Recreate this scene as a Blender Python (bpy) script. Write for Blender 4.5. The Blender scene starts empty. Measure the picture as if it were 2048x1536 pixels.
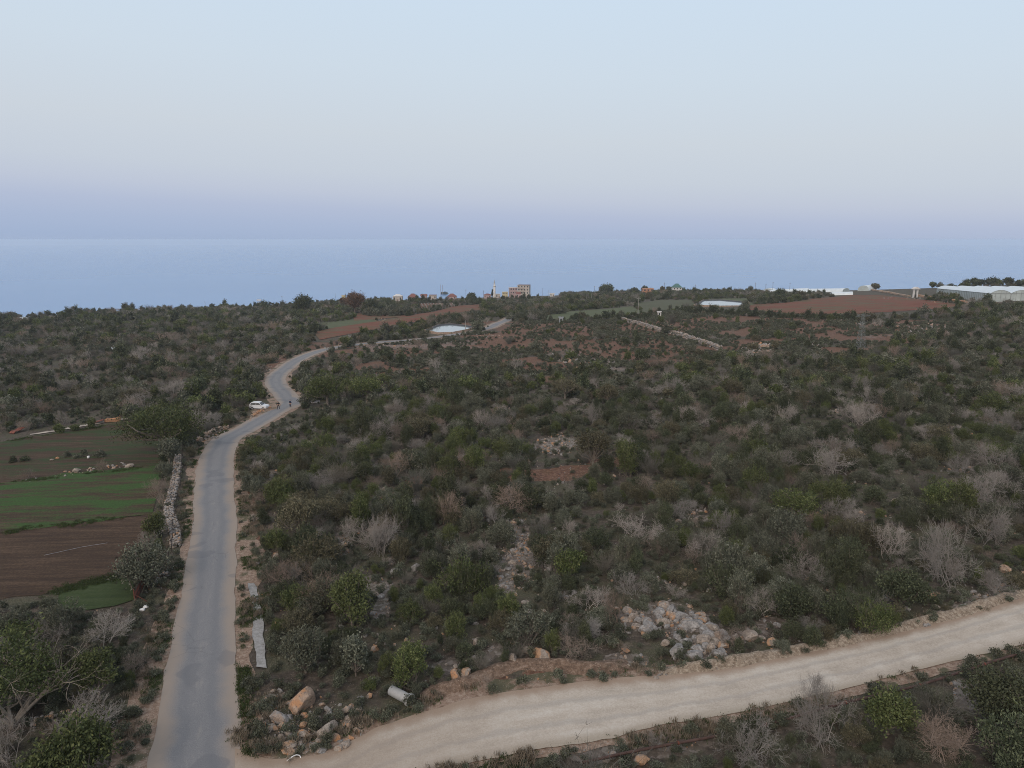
import bpy, bmesh, math, random
import numpy as np
from mathutils import Vector, Matrix

# ------------------------------------------------------------------ camera
SC = bpy.context.scene
COL = SC.collection
FPX, PITCH, CAMZ = 1420.0, math.radians(11.5), 31.0      # focal length in photo pixels (2048 wide)
cd = bpy.data.cameras.new('camera'); cam = bpy.data.objects.new('camera', cd); COL.objects.link(cam)
cd.sensor_width = 36.0; cd.lens = 36.0 * FPX / 2048.0
cd.clip_start = 0.5; cd.clip_end = 60000.0
cam.location = (0, 0, CAMZ); cam.rotation_euler = (math.radians(90) - PITCH, 0, 0)
SC.camera = cam
SC.cycles.volume_bounces = 3; SC.cycles.use_adaptive_sampling = False; SC.cycles.use_denoising = True; SC.cycles.denoising_prefilter = 'NONE'; SC.cycles.filter_width = 0.95

# ------------------------------------------------------------------ sky, added soft lamp, exposure
world = bpy.data.worlds.new('World'); SC.world = world; world.use_nodes = True
wt = world.node_tree; wn, wl = wt.nodes, wt.links; wn.clear()
w_out = wn.new('ShaderNodeOutputWorld'); w_bg = wn.new('ShaderNodeBackground'); w_bg.inputs['Strength'].default_value = 1.0
w_tc = wn.new('ShaderNodeTexCoord'); w_sep = wn.new('ShaderNodeSeparateXYZ'); wl.new(w_tc.outputs['Generated'], w_sep.inputs[0])
def wmath(op, a, b=None):
    n = wn.new('ShaderNodeMath'); n.operation = op
    for i, v in enumerate((a, b)):
        if v is None: continue
        if hasattr(v, 'links'): wl.new(v, n.inputs[i])
        else: n.inputs[i].default_value = v
    return n.outputs[0]
tilt = wmath('MULTIPLY', w_sep.outputs['X'], 0.034)
zz = wmath('MAXIMUM', wmath('ADD', wmath('ADD', w_sep.outputs['Z'], tilt), 0.05), 0.0)
pos = wmath('SQRT', wmath('DIVIDE', zz, 1.05))
w_rmp = wn.new('ShaderNodeValToRGB'); wl.new(pos, w_rmp.inputs[0]); er = w_rmp.color_ramp
SKY = [(-2.9, (.33, .43, .62)), (-0.6, (.355, .45, .64)), (0.7, (.392, .475, .655)), (1.9, (.438, .505, .668)), (3.1, (.505, .56, .685)),
       (4.6, (.55, .607, .697)), (7.5, (.59, .648, .72)), (12, (.605, .695, .79)), (18, (.60, .72, .85)), (32, (.60, .67, .76)), (60, (.55, .59, .66)), (90, (.51, .55, .62))]
for i, (e, c) in enumerate(SKY):
    p = math.sqrt(max(math.sin(math.radians(e)) + .05, 0) / 1.05)
    el = er.elements[i] if i < 2 else er.elements.new(p)
    el.position = p; el.color = (*c, 1)
# the afterglow behind the camera (where the sun has just gone down)
SUN_AZ, SUN_EL = math.radians(205), math.radians(6)      # compass-like angle from +Y, clockwise
w_dot = wn.new('ShaderNodeVectorMath'); w_dot.operation = 'DOT_PRODUCT'; wl.new(w_tc.outputs['Generated'], w_dot.inputs[0])
sdir = Vector((math.sin(SUN_AZ) * math.cos(SUN_EL), math.cos(SUN_AZ) * math.cos(SUN_EL), math.sin(SUN_EL)))
w_dot.inputs[1].default_value = sdir
glow = wmath('POWER', wmath('MAXIMUM', w_dot.outputs['Value'], 0.0), 3.0)
w_g = wn.new('ShaderNodeMix'); w_g.data_type = 'RGBA'; w_g.blend_type = 'ADD'
wl.new(glow, w_g.inputs['Factor']); wl.new(w_rmp.outputs[0], w_g.inputs['A']); w_g.inputs['B'].default_value = (1.0, .72, .46, 1)
# a little of the physical sky on top
w_sky = wn.new('ShaderNodeTexSky'); w_sky.sky_type = 'NISHITA'; w_sky.sun_disc = False
w_sky.sun_elevation = SUN_EL; w_sky.sun_rotation = SUN_AZ
w_m = wn.new('ShaderNodeMix'); w_m.data_type = 'RGBA'; w_m.blend_type = 'ADD'; w_m.inputs['Factor'].default_value = 0.004
wl.new(w_g.outputs['Result'], w_m.inputs['A']); wl.new(w_sky.outputs[0], w_m.inputs['B'])
wl.new(w_m.outputs['Result'], w_bg.inputs['Color']); wl.new(w_bg.outputs[0], w_out.inputs[0])
sl = bpy.data.lights.new('fill_lamp', 'SUN'); sl.energy = 1.15; sl.angle = math.radians(25); sl.color = (1.0, .86, .74)  # soft lamp added behind the camera for directional shading; no direct light after sundown
so = bpy.data.objects.new('fill_lamp', sl); COL.objects.link(so); so.location = (0, 0, 200)
so.rotation_euler = (-Vector((math.sin(SUN_AZ) * .8, math.cos(SUN_AZ) * .8, .6))).to_track_quat('-Z', 'Y').to_euler()
SC.view_settings.view_transform = 'Standard'; SC.view_settings.look = 'None'
SC.view_settings.exposure = 0.0; SC.view_settings.gamma = 1.0; SC.view_settings.use_curve_mapping = False

# ------------------------------------------------------------------ numbers
RNG = np.random.default_rng(7)
def _hash(ix, iy, s):
    n = (ix.astype(np.int64) * 374761393 + iy.astype(np.int64) * 668265263 + s * 974711) & 0x7fffffff
    n = ((n ^ (n >> 13)) * 1274126177) & 0x7fffffff
    return ((n ^ (n >> 16)) & 0xffff) / 65535.0
def vnoise(x, y, s=0):
    x = np.asarray(x, float); y = np.asarray(y, float)
    ix, iy = np.floor(x), np.floor(y); fx, fy = x - ix, y - iy
    fx = fx * fx * (3 - 2 * fx); fy = fy * fy * (3 - 2 * fy)
    a, b = _hash(ix, iy, s), _hash(ix + 1, iy, s); c, d = _hash(ix, iy + 1, s), _hash(ix + 1, iy + 1, s)
    return (a * (1 - fx) + b * fx) * (1 - fy) + (c * (1 - fx) + d * fx) * fy
def fbm(x, y, s=0, o=3):
    t, a, n = 0, 1, 0
    for k in range(o):
        t = t + a * vnoise(np.asarray(x) * 2 ** k, np.asarray(y) * 2 ** k, s + k); n += a; a *= .5
    return t / n
def sstep(a, b, x):
    t = np.clip((np.asarray(x, float) - a) / (b - a), 0, 1); return t * t * (3 - 2 * t)

# ------------------------------------------------------------------ the lie of the land
CP, SP = math.cos(PITCH), math.sin(PITCH)
SKX = np.array([-900, 0, 256, 512, 768, 900, 1024, 1150, 1300, 1500, 1700, 1850, 2048, 2900])
SKY_ROW = np.array([664, 637, 622, 615, 602, 597, 594, 590, 586, 583, 581, 577, 570, 556])
EDGE = np.array([560, 570, 600, 700, 850, 920, 960, 930, 880, 760, 680, 620, 560, 500])
def row_slope(px, row):
    """vertical slope dz/d(horizontal distance) of the sight line through a photo pixel"""
    cx = (px - 1024) / FPX; cy = (768 - row) / FPX
    dx, dy, dz = cx, CP + cy * SP, -SP + cy * CP
    return dz / np.hypot(dx, dy), np.arctan2(dx, dy)
_sl, _az = row_slope(SKX.astype(float), SKY_ROW.astype(float))
def _base(x, y):
    return 0.030 * x - 0.022 * y
_ex, _ey = EDGE * np.sin(_az), EDGE * np.cos(_az)
_want = CAMZ + _sl * EDGE
_extra = _want - _base(_ex, _ey)
def H(x, y):
    x = np.asarray(x, float); y = np.asarray(y, float)
    r = np.hypot(x, y); az = np.arctan2(x, np.maximum(y, 1e-6)); az = np.where(y <= 0, np.sign(x) * 1.6, az)
    E = np.interp(az, _az, EDGE); ex = np.interp(az, _az, _extra)
    z = _base(x, y) + ex * sstep(180, 1.0, 0) * 0
    t = np.clip((r - 200) / (E - 200), 0, 1.0)
    z = z + ex * t * t
    und = (fbm(x / 60, y / 60, 3, 2) - .5) * 1.6 * sstep(70, 220, r) + (fbm(x / 22, y / 22, 5, 2) - .5) * .7 * sstep(40, 90, r)
    z = z + und * (1 - .7 * sstep(.7, 1, r / E))
    over = np.maximum(r - E, 0)
    z = z - over * 0.02 * np.minimum(over / 60, 1) * 9
    return np.maximum(z, -108.0)
def proj(P):
    P = np.atleast_2d(np.asarray(P, float)); x, y, z = P[:, 0], P[:, 1], P[:, 2] - CAMZ
    d = y * CP - z * SP; u = y * SP + z * CP
    d = np.where(d < .1, .1, d)
    return 1024 + FPX * x / d, 768 - FPX * u / d, d
def G(px, py):
    """point of the ground seen through a photo pixel"""
    cx = (px - 1024) / FPX; cy = (768 - py) / FPX
    D = np.array([cx, CP + cy * SP, -SP + cy * CP])
    t = np.geomspace(8, 2500, 1400)
    z = CAMZ + D[2] * t; hit = np.nonzero(z < H(D[0] * t, D[1] * t))[0]
    if len(hit) == 0:
        az = math.atan2(D[0], D[1]); e = float(np.interp(az, _az, EDGE)) * .99; tt = e / math.hypot(D[0], D[1])
    else:
        i = hit[0]; a, b = (t[i - 1] if i else 1.0), t[i]
        for _ in range(22):
            m = (a + b) / 2
            if CAMZ + D[2] * m < H(D[0] * m, D[1] * m): b = m
            else: a = m
        tt = b
    x, y = D[0] * tt, D[1] * tt
    return np.array([x, y, float(H(x, y))])
def mpp(p):                                                # metres per photo pixel at a point
    return float(proj([p])[2][0]) / FPX
def inpoly(px, py, poly):
    px = np.asarray(px, float); py = np.asarray(py, float); r = np.zeros(px.shape, bool); n = len(poly)
    for i in range(n):
        x1, y1 = poly[i]; x2, y2 = poly[(i + 1) % n]
        if y1 == y2: continue
        c = ((y1 > py) != (y2 > py)) & (px < (x2 - x1) * (py - y1) / (y2 - y1) + x1)
        r ^= c
    return r
def resample(P, step):
    P = np.asarray(P, float); d = np.r_[0, np.cumsum(np.hypot(*np.diff(P[:, :2], axis=0).T))]
    n = max(2, int(d[-1] / step)); s = np.linspace(0, d[-1], n)
    return np.stack([np.interp(s, d, P[:, k]) for k in range(P.shape[1])], 1)
def catmull(P, k=12):
    P = np.asarray(P, float); Q = np.vstack([2 * P[0] - P[1], P, 2 * P[-1] - P[-2]]); out = []
    for i in range(1, len(Q) - 2):
        p0, p1, p2, p3 = Q[i - 1:i + 3]
        for j in range(k):
            t = j / k
            out.append(.5 * (2 * p1 + (p2 - p0) * t + (2 * p0 - 5 * p1 + 4 * p2 - p3) * t * t + (3 * p1 - p0 - 3 * p2 + p3) * t ** 3))
    out.append(P[-1]); return np.array(out)

# ------------------------------------------------------------------ objects
def mesh_np(name, V, F, mats=(), midx=None, attrs=None, smooth=False, uv=None):
    V = np.asarray(V, np.float32); F = np.asarray(F, np.int32); k = F.shape[1]
    me = bpy.data.meshes.new(name); me.vertices.add(len(V)); me.vertices.foreach_set('co', V.ravel())
    me.loops.add(F.size); me.loops.foreach_set('vertex_index', F.ravel())
    me.polygons.add(len(F)); me.polygons.foreach_set('loop_start', np.arange(0, F.size, k, dtype=np.int32))
    for m in mats: me.materials.append(m)
    if midx is not None: me.polygons.foreach_set('material_index', np.asarray(midx, np.int32))
    me.polygons.foreach_set('use_smooth', np.full(len(F), smooth))
    me.update(calc_edges=True)
    for n, a in (attrs or {}).items():
        at = me.attributes.new(n, 'FLOAT', 'POINT'); at.data.foreach_set('value', np.asarray(a, np.float32))
    if uv is not None:
        u = me.uv_layers.new(name='uv'); u.data.foreach_set('uv', np.asarray(uv, np.float32)[F.ravel()].ravel())
    return me
def link(name, me, parent=None, loc=None, rz=0, sc=None):
    o = bpy.data.objects.new(name, me); COL.objects.link(o)
    if parent is not None: o.parent = parent
    if loc is not None: o.location = [float(v) for v in loc]
    if rz: o.rotation_euler = (0, 0, rz)
    if sc is not None: o.scale = (sc, sc, sc) if np.isscalar(sc) else sc
    return o
def tag(o, label=None, cat=None, group=None, kind=None):
    if label: o['label'] = label
    if cat: o['category'] = cat
    if group: o['group'] = group
    if kind: o['kind'] = kind
    return o
def empty(name, loc, rz=0, label=None, cat=None, group=None):
    o = bpy.data.objects.new(name, None); o.empty_display_size = .3; COL.objects.link(o)
    o.location = [float(v) for v in loc]; o.rotation_euler = (0, 0, rz); return tag(o, label, cat, group)
class MB:
    """collects boxes, bars, lathes into one mesh"""
    def __init__(s): s.V, s.F, s.M = [], [], []; s.n = 0
    def add(s, V, F, m=0):
        V = np.asarray(V, float).reshape(-1, 3); s.V.append(V)
        for f in F: s.F.append([i + s.n for i in f]); s.M.append(m)
        s.n += len(V); return s
    def box(s, x0, x1, y0, y1, z0, z1, m=0):
        V = [(x, y, z) for z in (z0, z1) for x, y in ((x0, y0), (x1, y0), (x1, y1), (x0, y1))]
        return s.add(V, [(3, 2, 1, 0), (4, 5, 6, 7), (0, 1, 5, 4), (1, 2, 6, 5), (2, 3, 7, 6), (3, 0, 4, 7)], m)
    def prism(s, poly, axis, a, b, m=0):
        n = len(poly); V = []
        for t in (a, b):
            for p, q in poly:
                V.append({'x': (t, p, q), 'y': (p, t, q), 'z': (p, q, t)}[axis])
        F = [tuple(range(n))[::-1], tuple(range(n, 2 * n))] + [(i, (i + 1) % n, (i + 1) % n + n, i + n) for i in range(n)]
        return s.add(V, F, m)
    def tube(s, p0, p1, r0, r1=None, n=6, m=0, cap=True):
        r1 = r0 if r1 is None else r1; p0 = np.array(p0, float); p1 = np.array(p1, float); d = p1 - p0; d /= np.linalg.norm(d) + 1e-9
        a = np.cross(d, (0, 0, 1) if abs(d[2]) < .9 else (1, 0, 0)); a /= np.linalg.norm(a); b = np.cross(d, a); V = []
        for p, r in ((p0, r0), (p1, r1)):
            for i in range(n): t = 2 * math.pi * i / n; V.append(p + r * (a * math.cos(t) + b * math.sin(t)))
        F = [(i, (i + 1) % n, (i + 1) % n + n, i + n) for i in range(n)]
        if cap: F += [tuple(range(n))[::-1], tuple(range(n, 2 * n))]
        return s.add(V, F, m)
    def lathe(s, prof, n=16, m=0, c=(0, 0, 0)):
        V = [(c[0] + r * math.cos(2 * math.pi * i / n), c[1] + r * math.sin(2 * math.pi * i / n), c[2] + z) for r, z in prof for i in range(n)]
        F = [(k * n + i, k * n + (i + 1) % n, (k + 1) * n + (i + 1) % n, (k + 1) * n + i) for k in range(len(prof) - 1) for i in range(n)]
        return s.add(V, F, m)
    def mesh(s, name, mats, smooth=False):
        me = bpy.data.meshes.new(name); me.from_pydata(np.vstack(s.V).tolist(), [], s.F)
        for m in (mats if isinstance(mats, (list, tuple)) else [mats]): me.materials.append(m)
        me.polygons.foreach_set('material_index', s.M)
        if smooth: me.polygons.foreach_set('use_smooth', [True] * len(s.F))
        me.update(); return me
    def build(s, name, mats, parent=None, smooth=False, loc=None, rz=0):
        return link(name, s.mesh(name, mats, smooth), parent, loc, rz)

# ------------------------------------------------------------------ materials
def newmat(name):
    m = bpy.data.materials.new(name); m.use_nodes = True; nt = m.node_tree
    b = nt.nodes['Principled BSDF']; b.inputs['Roughness'].default_value = .85; b.inputs['Specular IOR Level'].default_value = .25
    return m, nt, b
class N:
    def __init__(s, nt): s.nt = nt
    def n(s, t, **k):
        x = s.nt.nodes.new(t)
        for a, v in k.items(): setattr(x, a, v)
        return x
    def l(s, a, b): s.nt.links.new(a, b)
    def noise(s, scale, detail=3, vec=None, rough=.55, out='Fac'):
        x = s.n('ShaderNodeTexNoise'); x.inputs['Scale'].default_value = scale; x.inputs['Detail'].default_value = detail; x.inputs['Roughness'].default_value = rough
        if vec is not None: s.l(vec, x.inputs['Vector'])
        return x.outputs[out]
    def voro(s, scale, vec=None, feat='F1', out='Distance'):
        x = s.n('ShaderNodeTexVoronoi', feature=feat); x.inputs['Scale'].default_value = scale
        if vec is not None: s.l(vec, x.inputs['Vector'])
        return x.outputs[out]
    def ramp(s, fac, stops):
        x = s.n('ShaderNodeValToRGB'); e = x.color_ramp.elements
        for i, (p, c) in enumerate(stops):
            q = e[i] if i < 2 else e.new(p)
            q.position = p; q.color = (*c, 1) if len(c) == 3 else c
        s.l(fac, x.inputs[0]); return x.outputs[0]
    def mix(s, f, a, b, bt='MIX'):
        x = s.n('ShaderNodeMix', data_type='RGBA', blend_type=bt)
        for v, k in ((f, 'Factor'), (a, 'A'), (b, 'B')):
            if hasattr(v, 'links'): s.l(v, x.inputs[k])
            elif np.isscalar(v): x.inputs[k].default_value = v
            else: x.inputs[k].default_value = (*v, 1)
        return x.outputs['Result']
    def math(s, op, a, b=0.0, clamp=False):
        x = s.n('ShaderNodeMath', operation=op, use_clamp=clamp)
        for i, v in enumerate((a, b)):
            if hasattr(v, 'links'): s.l(v, x.inputs[i])
            else: x.inputs[i].default_value = v
        return x.outputs[0]
    def smooth(s, v, a, b):
        x = s.n('ShaderNodeMapRange', interpolation_type='SMOOTHSTEP'); s.l(v, x.inputs[0]); x.inputs[1].default_value = a; x.inputs[2].default_value = b
        return x.outputs[0]
    def attr(s, name, t='GEOMETRY', out='Fac'):
        x = s.n('ShaderNodeAttribute', attribute_type=t, attribute_name=name); return x.outputs[out]
    def obj(s): return s.n('ShaderNodeTexCoord').outputs['Object']
    def pos(s): return s.n('ShaderNodeNewGeometry').outputs['Position']
    def rnd(s): return s.n('ShaderNodeObjectInfo').outputs['Random']
    def bump(s, b, h, strength=.5, dist=.05):
        x = s.n('ShaderNodeBump'); x.inputs['Strength'].default_value = strength; x.inputs['Distance'].default_value = dist
        s.l(h, x.inputs['Height']); s.l(x.outputs[0], b.inputs['Normal'])
def plain(name, c, rough=.8, metal=0, var=.15, scale=2.0, spec=.3):
    m, nt, b = newmat(name); g = N(nt); f = g.noise(scale, 4, g.obj())
    lo = tuple(v * (1 - var) for v in c); hi = tuple(min(1, v * (1 + var)) for v in c)
    g.l(g.ramp(f, [(.3, lo), (.7, hi)]), b.inputs['Base Color']); b.inputs['Roughness'].default_value = rough; b.inputs['Metallic'].default_value = metal
    b.inputs['Specular IOR Level'].default_value = spec
    return m
def foliage(name, dark, mid, light, br=.3, grey=.0):
    """leaves: colour varies leaf by leaf (attribute v), clump by clump (attribute c) and plant by plant"""
    m, nt, b = newmat(name); g = N(nt)
    v = g.math('ADD', g.math('MULTIPLY', g.attr('v'), .45), g.math('MULTIPLY', g.attr('c'), .55))
    col = g.ramp(v, [(.12, dark), (.5, mid), (.9, light)])
    r = g.rnd(); k = g.math('ADD', g.math('MULTIPLY', r, 2 * br), 1 - br)
    kk = g.n('ShaderNodeCombineColor'); g.l(k, kk.inputs[0]); g.l(k, kk.inputs[1]); g.l(k, kk.inputs[2])
    col = g.mix(1.0, col, kk.outputs[0], 'MULTIPLY')
    r2 = g.math('FRACT', g.math('MULTIPLY', r, 17.31)); w = g.math('MULTIPLY', r2, .55)
    tint = tuple(.55 * a + .45 * bb for a, bb in zip(mid, (.085, .070, .040)))
    col = g.mix(w, col, tint)
    g.l(col, b.inputs['Base Color']); b.inputs['Roughness'].default_value = .75; b.inputs['Specular IOR Level'].default_value = .15
    return m
# ------------------------------------------------------------------ ground sheet
def ellmask(px, py, L):
    m = np.zeros(np.shape(px))
    for cx, cy, rx, ry, ang in L:
        a = math.radians(ang); dx, dy = px - cx, py - cy
        u = (dx * math.cos(a) + dy * math.sin(a)) / rx; v = (-dx * math.sin(a) + dy * math.cos(a)) / ry
        m = np.maximum(m, 1 - sstep(.6, 1.15, np.hypot(u, v)))
    return m
# open stony or bare places, given where the photo shows them: (x, y, rx, ry, angle)
ROCKY = [(1035, 1075, 34, 45, 10), (1030, 1130, 50, 48, -15), (1012, 1180, 22, 30, 0), (765, 1200, 22, 50, 15), (690, 1090, 40, 26, -25), (740, 1165, 30, 22, 0),
         (1110, 888, 50, 20, -10), (1190, 880, 30, 10, 0), (1255, 1240, 35, 26, 0), (1330, 1225, 78, 28, 5), (1395, 1270, 70, 55, 20), (1500, 1270, 50, 18, 0), (1650, 826, 36, 6, -6),
         (1520, 780, 20, 7, 0), (1910, 1215, 90, 14, -18), (1700, 1290, 90, 12, -12), (1540, 1245, 40, 14, 0), (1930, 1390, 34, 40, 10), (2000, 1170, 60, 18, -20),
         (1320, 1170, 26, 10, 0), (1790, 940, 14, 6, 0), (1930, 940, 60, 6, 0), (1260, 1060, 24, 10, 0), (1400, 1035, 24, 10, 0), (1110, 1120, 18, 10, 0), (930, 1170, 20, 10, 0),
         (880, 1135, 22, 12, 0), (1250, 1320, 60, 20, 0), (740, 805, 18, 6, 0), (660, 780, 40, 8, 0), (540, 960, 20, 30, 0), (900, 1335, 60, 20, -15), (1010, 1300, 60, 16, -20),
         (1350, 1490, 100, 30, -12), (1200, 1510, 60, 20, -12), (1900, 652, 90, 5, -4), (1800, 670, 90, 4, -3), (1150, 715, 60, 10, 5), (1230, 728, 50, 12, 5), (790, 690, 90, 8, -4),
         (900, 690, 80, 8, -4), (1180, 1500, 70, 24, -10), (590, 1490, 40, 24, 0), (690, 1470, 40, 20, -20), (540, 1420, 24, 40, 0)]
REDS = [(1150, 934, 90, 5, -5), (985, 945, 60, 5, -6), (845, 955, 34, 14, -25), (800, 985, 40, 8, -20), (1060, 660, 70, 10, 0), (1080, 684, 40, 10, 0), (1150, 662, 60, 12, 0),
        (1240, 690, 50, 12, 0), (1310, 690, 40, 14, 0), (1262, 718, 30, 8, 0), (1350, 712, 50, 10, 0), (1560, 680, 20, 8, 0), (1420, 640, 40, 8, 0), (1640, 653, 40, 8, 0),
        (1780, 655, 80, 9, 0), (1500, 640, 60, 8, 0), (1010, 675, 40, 8, 0), (960, 650, 60, 8, 0), (1590, 665, 30, 8, 0), (830, 705, 60, 6, 0), (760, 735, 30, 8, 0), (1100, 760, 40, 6, 0),
        (1130, 1345, 90, 20, -4), (930, 1385, 110, 22, -16), (1090, 950, 120, 12, -5), (1225, 925, 60, 8, 0), (500, 1110, 20, 80, 0),
        (500, 1000, 16, 60, 0), (1000, 690, 90, 14, 0), (1180, 700, 120, 16, 0), (1320, 655, 120, 16, 0), (700, 700, 80, 8, -10), (560, 735, 30, 18, -40), (650, 690, 60, 8, -10)]
SPARSE = [(700, 745), (760, 690), (900, 672), (1010, 645), (1080, 642), (1240, 640), (1300, 622), (1420, 622), (1560, 632), (1720, 640), (1850, 640), (1970, 640), (1950, 665), (1790, 690), (1700, 712), (1560, 725),
          (1440, 722), (1250, 738), (1150, 745), (950, 765), (800, 770)]
rr = np.concatenate([[0.0], np.geomspace(3, 30, 12)[:-1], np.geomspace(30, 130, 230), np.geomspace(130, 1000, 330)[1:], np.geomspace(1000, 1900, 24)[1:]])
th = np.concatenate([np.linspace(-180, -44, 30)[:-1], np.linspace(-44, 44, 420), np.linspace(44, 180, 30)[1:]]) * math.pi / 180
R_, T_ = np.meshgrid(rr, th, indexing='ij'); gx, gy = (R_ * np.sin(T_)).ravel(), (R_ * np.cos(T_)).ravel()
gz = H(gx, gy) + (fbm(gx / 2.3, gy / 2.3, 11, 2) - .5) * .16 * (1 - sstep(90, 160, R_.ravel())) * 0
nr, nt_ = len(rr), len(th); ii = np.arange(nr - 1)[:, None] * nt_ + np.arange(nt_ - 1)[None, :]
GF = np.stack([ii, ii + 1, ii + nt_ + 1, ii + nt_], -1).reshape(-1, 4)[:, ::-1]
gpx, gpy, _d = proj(np.stack([gx, gy, gz], 1))
wob = (fbm(gx / 4, gy / 4, 21, 3) - .5) * 2
a_rock = ellmask(gpx + wob * 14, gpy + wob * 8, ROCKY); a_red = ellmask(gpx + wob * 22, gpy + wob * 7, REDS)
a_sparse = inpoly(gpx, gpy, SPARSE).astype(float); a_red = np.maximum(a_red, a_sparse * sstep(.5, .62, fbm(gx / 14, gy / 14, 31, 3)) * .9)
gm, nt, b = newmat('scrub_soil'); g = N(nt); P = g.pos()
n1, n2, n3 = g.noise(.35, 4, P), g.noise(2.2, 5, P, .7), g.noise(9, 4, P, .7)
soil = g.ramp(n2, [(.30, (.034, .028, .022)), (.5, (.070, .056, .044)), (.72, (.150, .120, .096))])
grass = g.ramp(n3, [(.3, (.030, .034, .019)), (.52, (.072, .068, .042)), (.72, (.155, .132, .095))])
base = g.mix(g.smooth(n1, .42, .60), soil, grass)
red = g.ramp(n2, [(.28, (.085, .036, .022)), (.50, (.17, .070, .042)), (.72, (.29, .18, .125))])
rock = g.ramp(g.math('ADD', g.math('MULTIPLY', g.voro(2.6, P, 'F1', 'Color'), .55), g.math('MULTIPLY', g.noise(6, 5, P, .75), .45)), [(.25, (.085, .068, .055)), (.5, (.19, .155, .135)), (.72, (.36, .32, .295))])
redm = g.smooth(g.math('ADD', g.attr('red'), g.math('MULTIPLY', g.math('SUBTRACT', n3, .5), .5)), .25, .6)
rockm = g.smooth(g.math('ADD', g.attr('rock'), g.math('MULTIPLY', g.math('SUBTRACT', n2, .5), 1.6)), .45, .75)
c = g.mix(g.math('MULTIPLY', redm, g.math('ADD', .22, g.math('MULTIPLY', n2, .75), True)), base, red); c = g.mix(g.math('MULTIPLY', rockm, .5), c, rock)
peb = g.smooth(g.voro(5.5, P), .20, .12); peb = g.math('MULTIPLY', peb, g.smooth(g.noise(.9, 3, P), .50, .62))
c = g.mix(g.math('MULTIPLY', peb, .8), c, (.30, .26, .235))
g.l(c, b.inputs['Base Color']); b.inputs['Roughness'].default_value = .95; g.bump(b, g.math('ADD', n2, g.math('MULTIPLY', peb, .4)), .7, .15)
ground = link('ground', mesh_np('ground', np.stack([gx, gy, gz], 1), GF, [gm], attrs={'rock': a_rock, 'red': a_red}, smooth=True)); tag(ground, kind='structure')

# ------------------------------------------------------------------ sea, beyond the coastal slope
sm, nt, b = newmat('sea_water'); g = N(nt); P = g.pos()
g.l(g.ramp(g.noise(.0015, 3, P), [(.3, (.085, .235, .50)), (.7, (.10, .26, .54))]), b.inputs['Base Color']); b.inputs['Roughness'].default_value = .22; b.inputs['Specular IOR Level'].default_value = .5; b.inputs['IOR'].default_value = 1.33

sea = MB(); K = 24; SR = 20000
sea.add([(SR * math.cos(2 * math.pi * i / K), SR * math.sin(2 * math.pi * i / K), -100) for i in range(K)], [tuple(range(K))])
tag(sea.build('sea', sm), kind='structure')

# ------------------------------------------------------------------ sheets laid on the ground
def sheet(name, A, B, mat, off, across=10, along=1.0, rag=0.0, seed=0, kind='structure', nseg=None):
    """lofts a strip between two world polylines and lays it on the ground"""
    A = np.asarray(A, float)[:, :2]; B = np.asarray(B, float)[:, :2]
    L = max(np.hypot(*np.diff(A, axis=0).T).sum(), np.hypot(*np.diff(B, axis=0).T).sum()); n = nseg or max(3, min(700, int(L / along)))
    def rs(P):
        d = np.r_[0, np.cumsum(np.hypot(*np.diff(P, axis=0).T))]; s = np.linspace(0, d[-1], n); return np.stack([np.interp(s, d, P[:, k]) for k in (0, 1)], 1)
    A, B = rs(A), rs(B); s = np.linspace(0, 1, n) * L
    if rag:
        D = B - A; D /= np.linalg.norm(D, axis=1)[:, None] + 1e-9
        A = A + D * ((fbm(s / 2.2, s * 0 + seed, seed, 3) - .5) * 2 * rag)[:, None]; B = B + D * ((fbm(s / 2.2, s * 0 + seed + 9, seed + 5, 3) - .5) * 2 * rag)[:, None]
    t = np.linspace(0, 1, across + 1); X = A[:, None] * (1 - t)[None, :, None] + B[:, None] * t[None, :, None]
    V = X.reshape(-1, 2); Z = H(V[:, 0], V[:, 1]) + off; m = across + 1
    i = np.arange(n - 1)[:, None] * m + np.arange(across)[None, :]; F = np.stack([i, i + 1, i + m + 1, i + m], -1).reshape(-1, 4)
    V3 = np.column_stack([V, Z]); a, bb, c = V3[F[0, 0]], V3[F[0, 1]], V3[F[0, 2]]
    if np.cross(bb - a, c - a)[2] < 0: F = F[:, ::-1]
    UV = np.stack([np.tile(t, n), np.repeat(s, m)], 1)
    o = link(name, mesh_np(name, V3, F, [mat], smooth=True, uv=UV)); tag(o, kind=kind); return o
def pix(L): return np.array([G(x, y) for x, y in L])
def offset(C, d):
    T = np.gradient(C[:, :2], axis=0); T /= np.linalg.norm(T, axis=1)[:, None] + 1e-9
    return C[:, :2] + np.stack([T[:, 1], -T[:, 0]], 1) * np.asarray(d).reshape(-1, 1)
ROAD_C = [(372, 1780), (382, 1640), (389, 1536), (398, 1400), (404, 1300), (415, 1200), (421, 1150), (424, 1100), (430, 1040), (428, 980), (433, 920), (452, 880), (489, 860), (528, 837), (560, 818),
          (580, 806), (570, 790), (556, 775), (551, 762), (556, 750), (567, 740), (581, 729), (597, 719), (614, 711), (636, 703), (662, 697), (690, 692), (725, 688), (780, 683), (850, 677), (910, 669),
          (955, 662), (985, 653), (1012, 641), (1030, 632)]
RC = pix(ROAD_C); RC = resample(catmull(RC[:, :2], 10), 1.0)
RCd = np.hypot(RC[:, 0], RC[:, 1])
RW = np.interp(RCd, [0, 40, 60, 80, 120, 170, 400], [2.85, 2.85, 2.45, 2.45, 2.7, 2.6, 2.9])
am, nt, b = newmat('worn_asphalt'); g = N(nt); P = g.pos(); uvn = g.n('ShaderNodeUVMap', uv_map='uv'); se = g.n('ShaderNodeSeparateXYZ'); g.l(uvn.outputs[0], se.inputs[0]); U = se.outputs[0]
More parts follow.
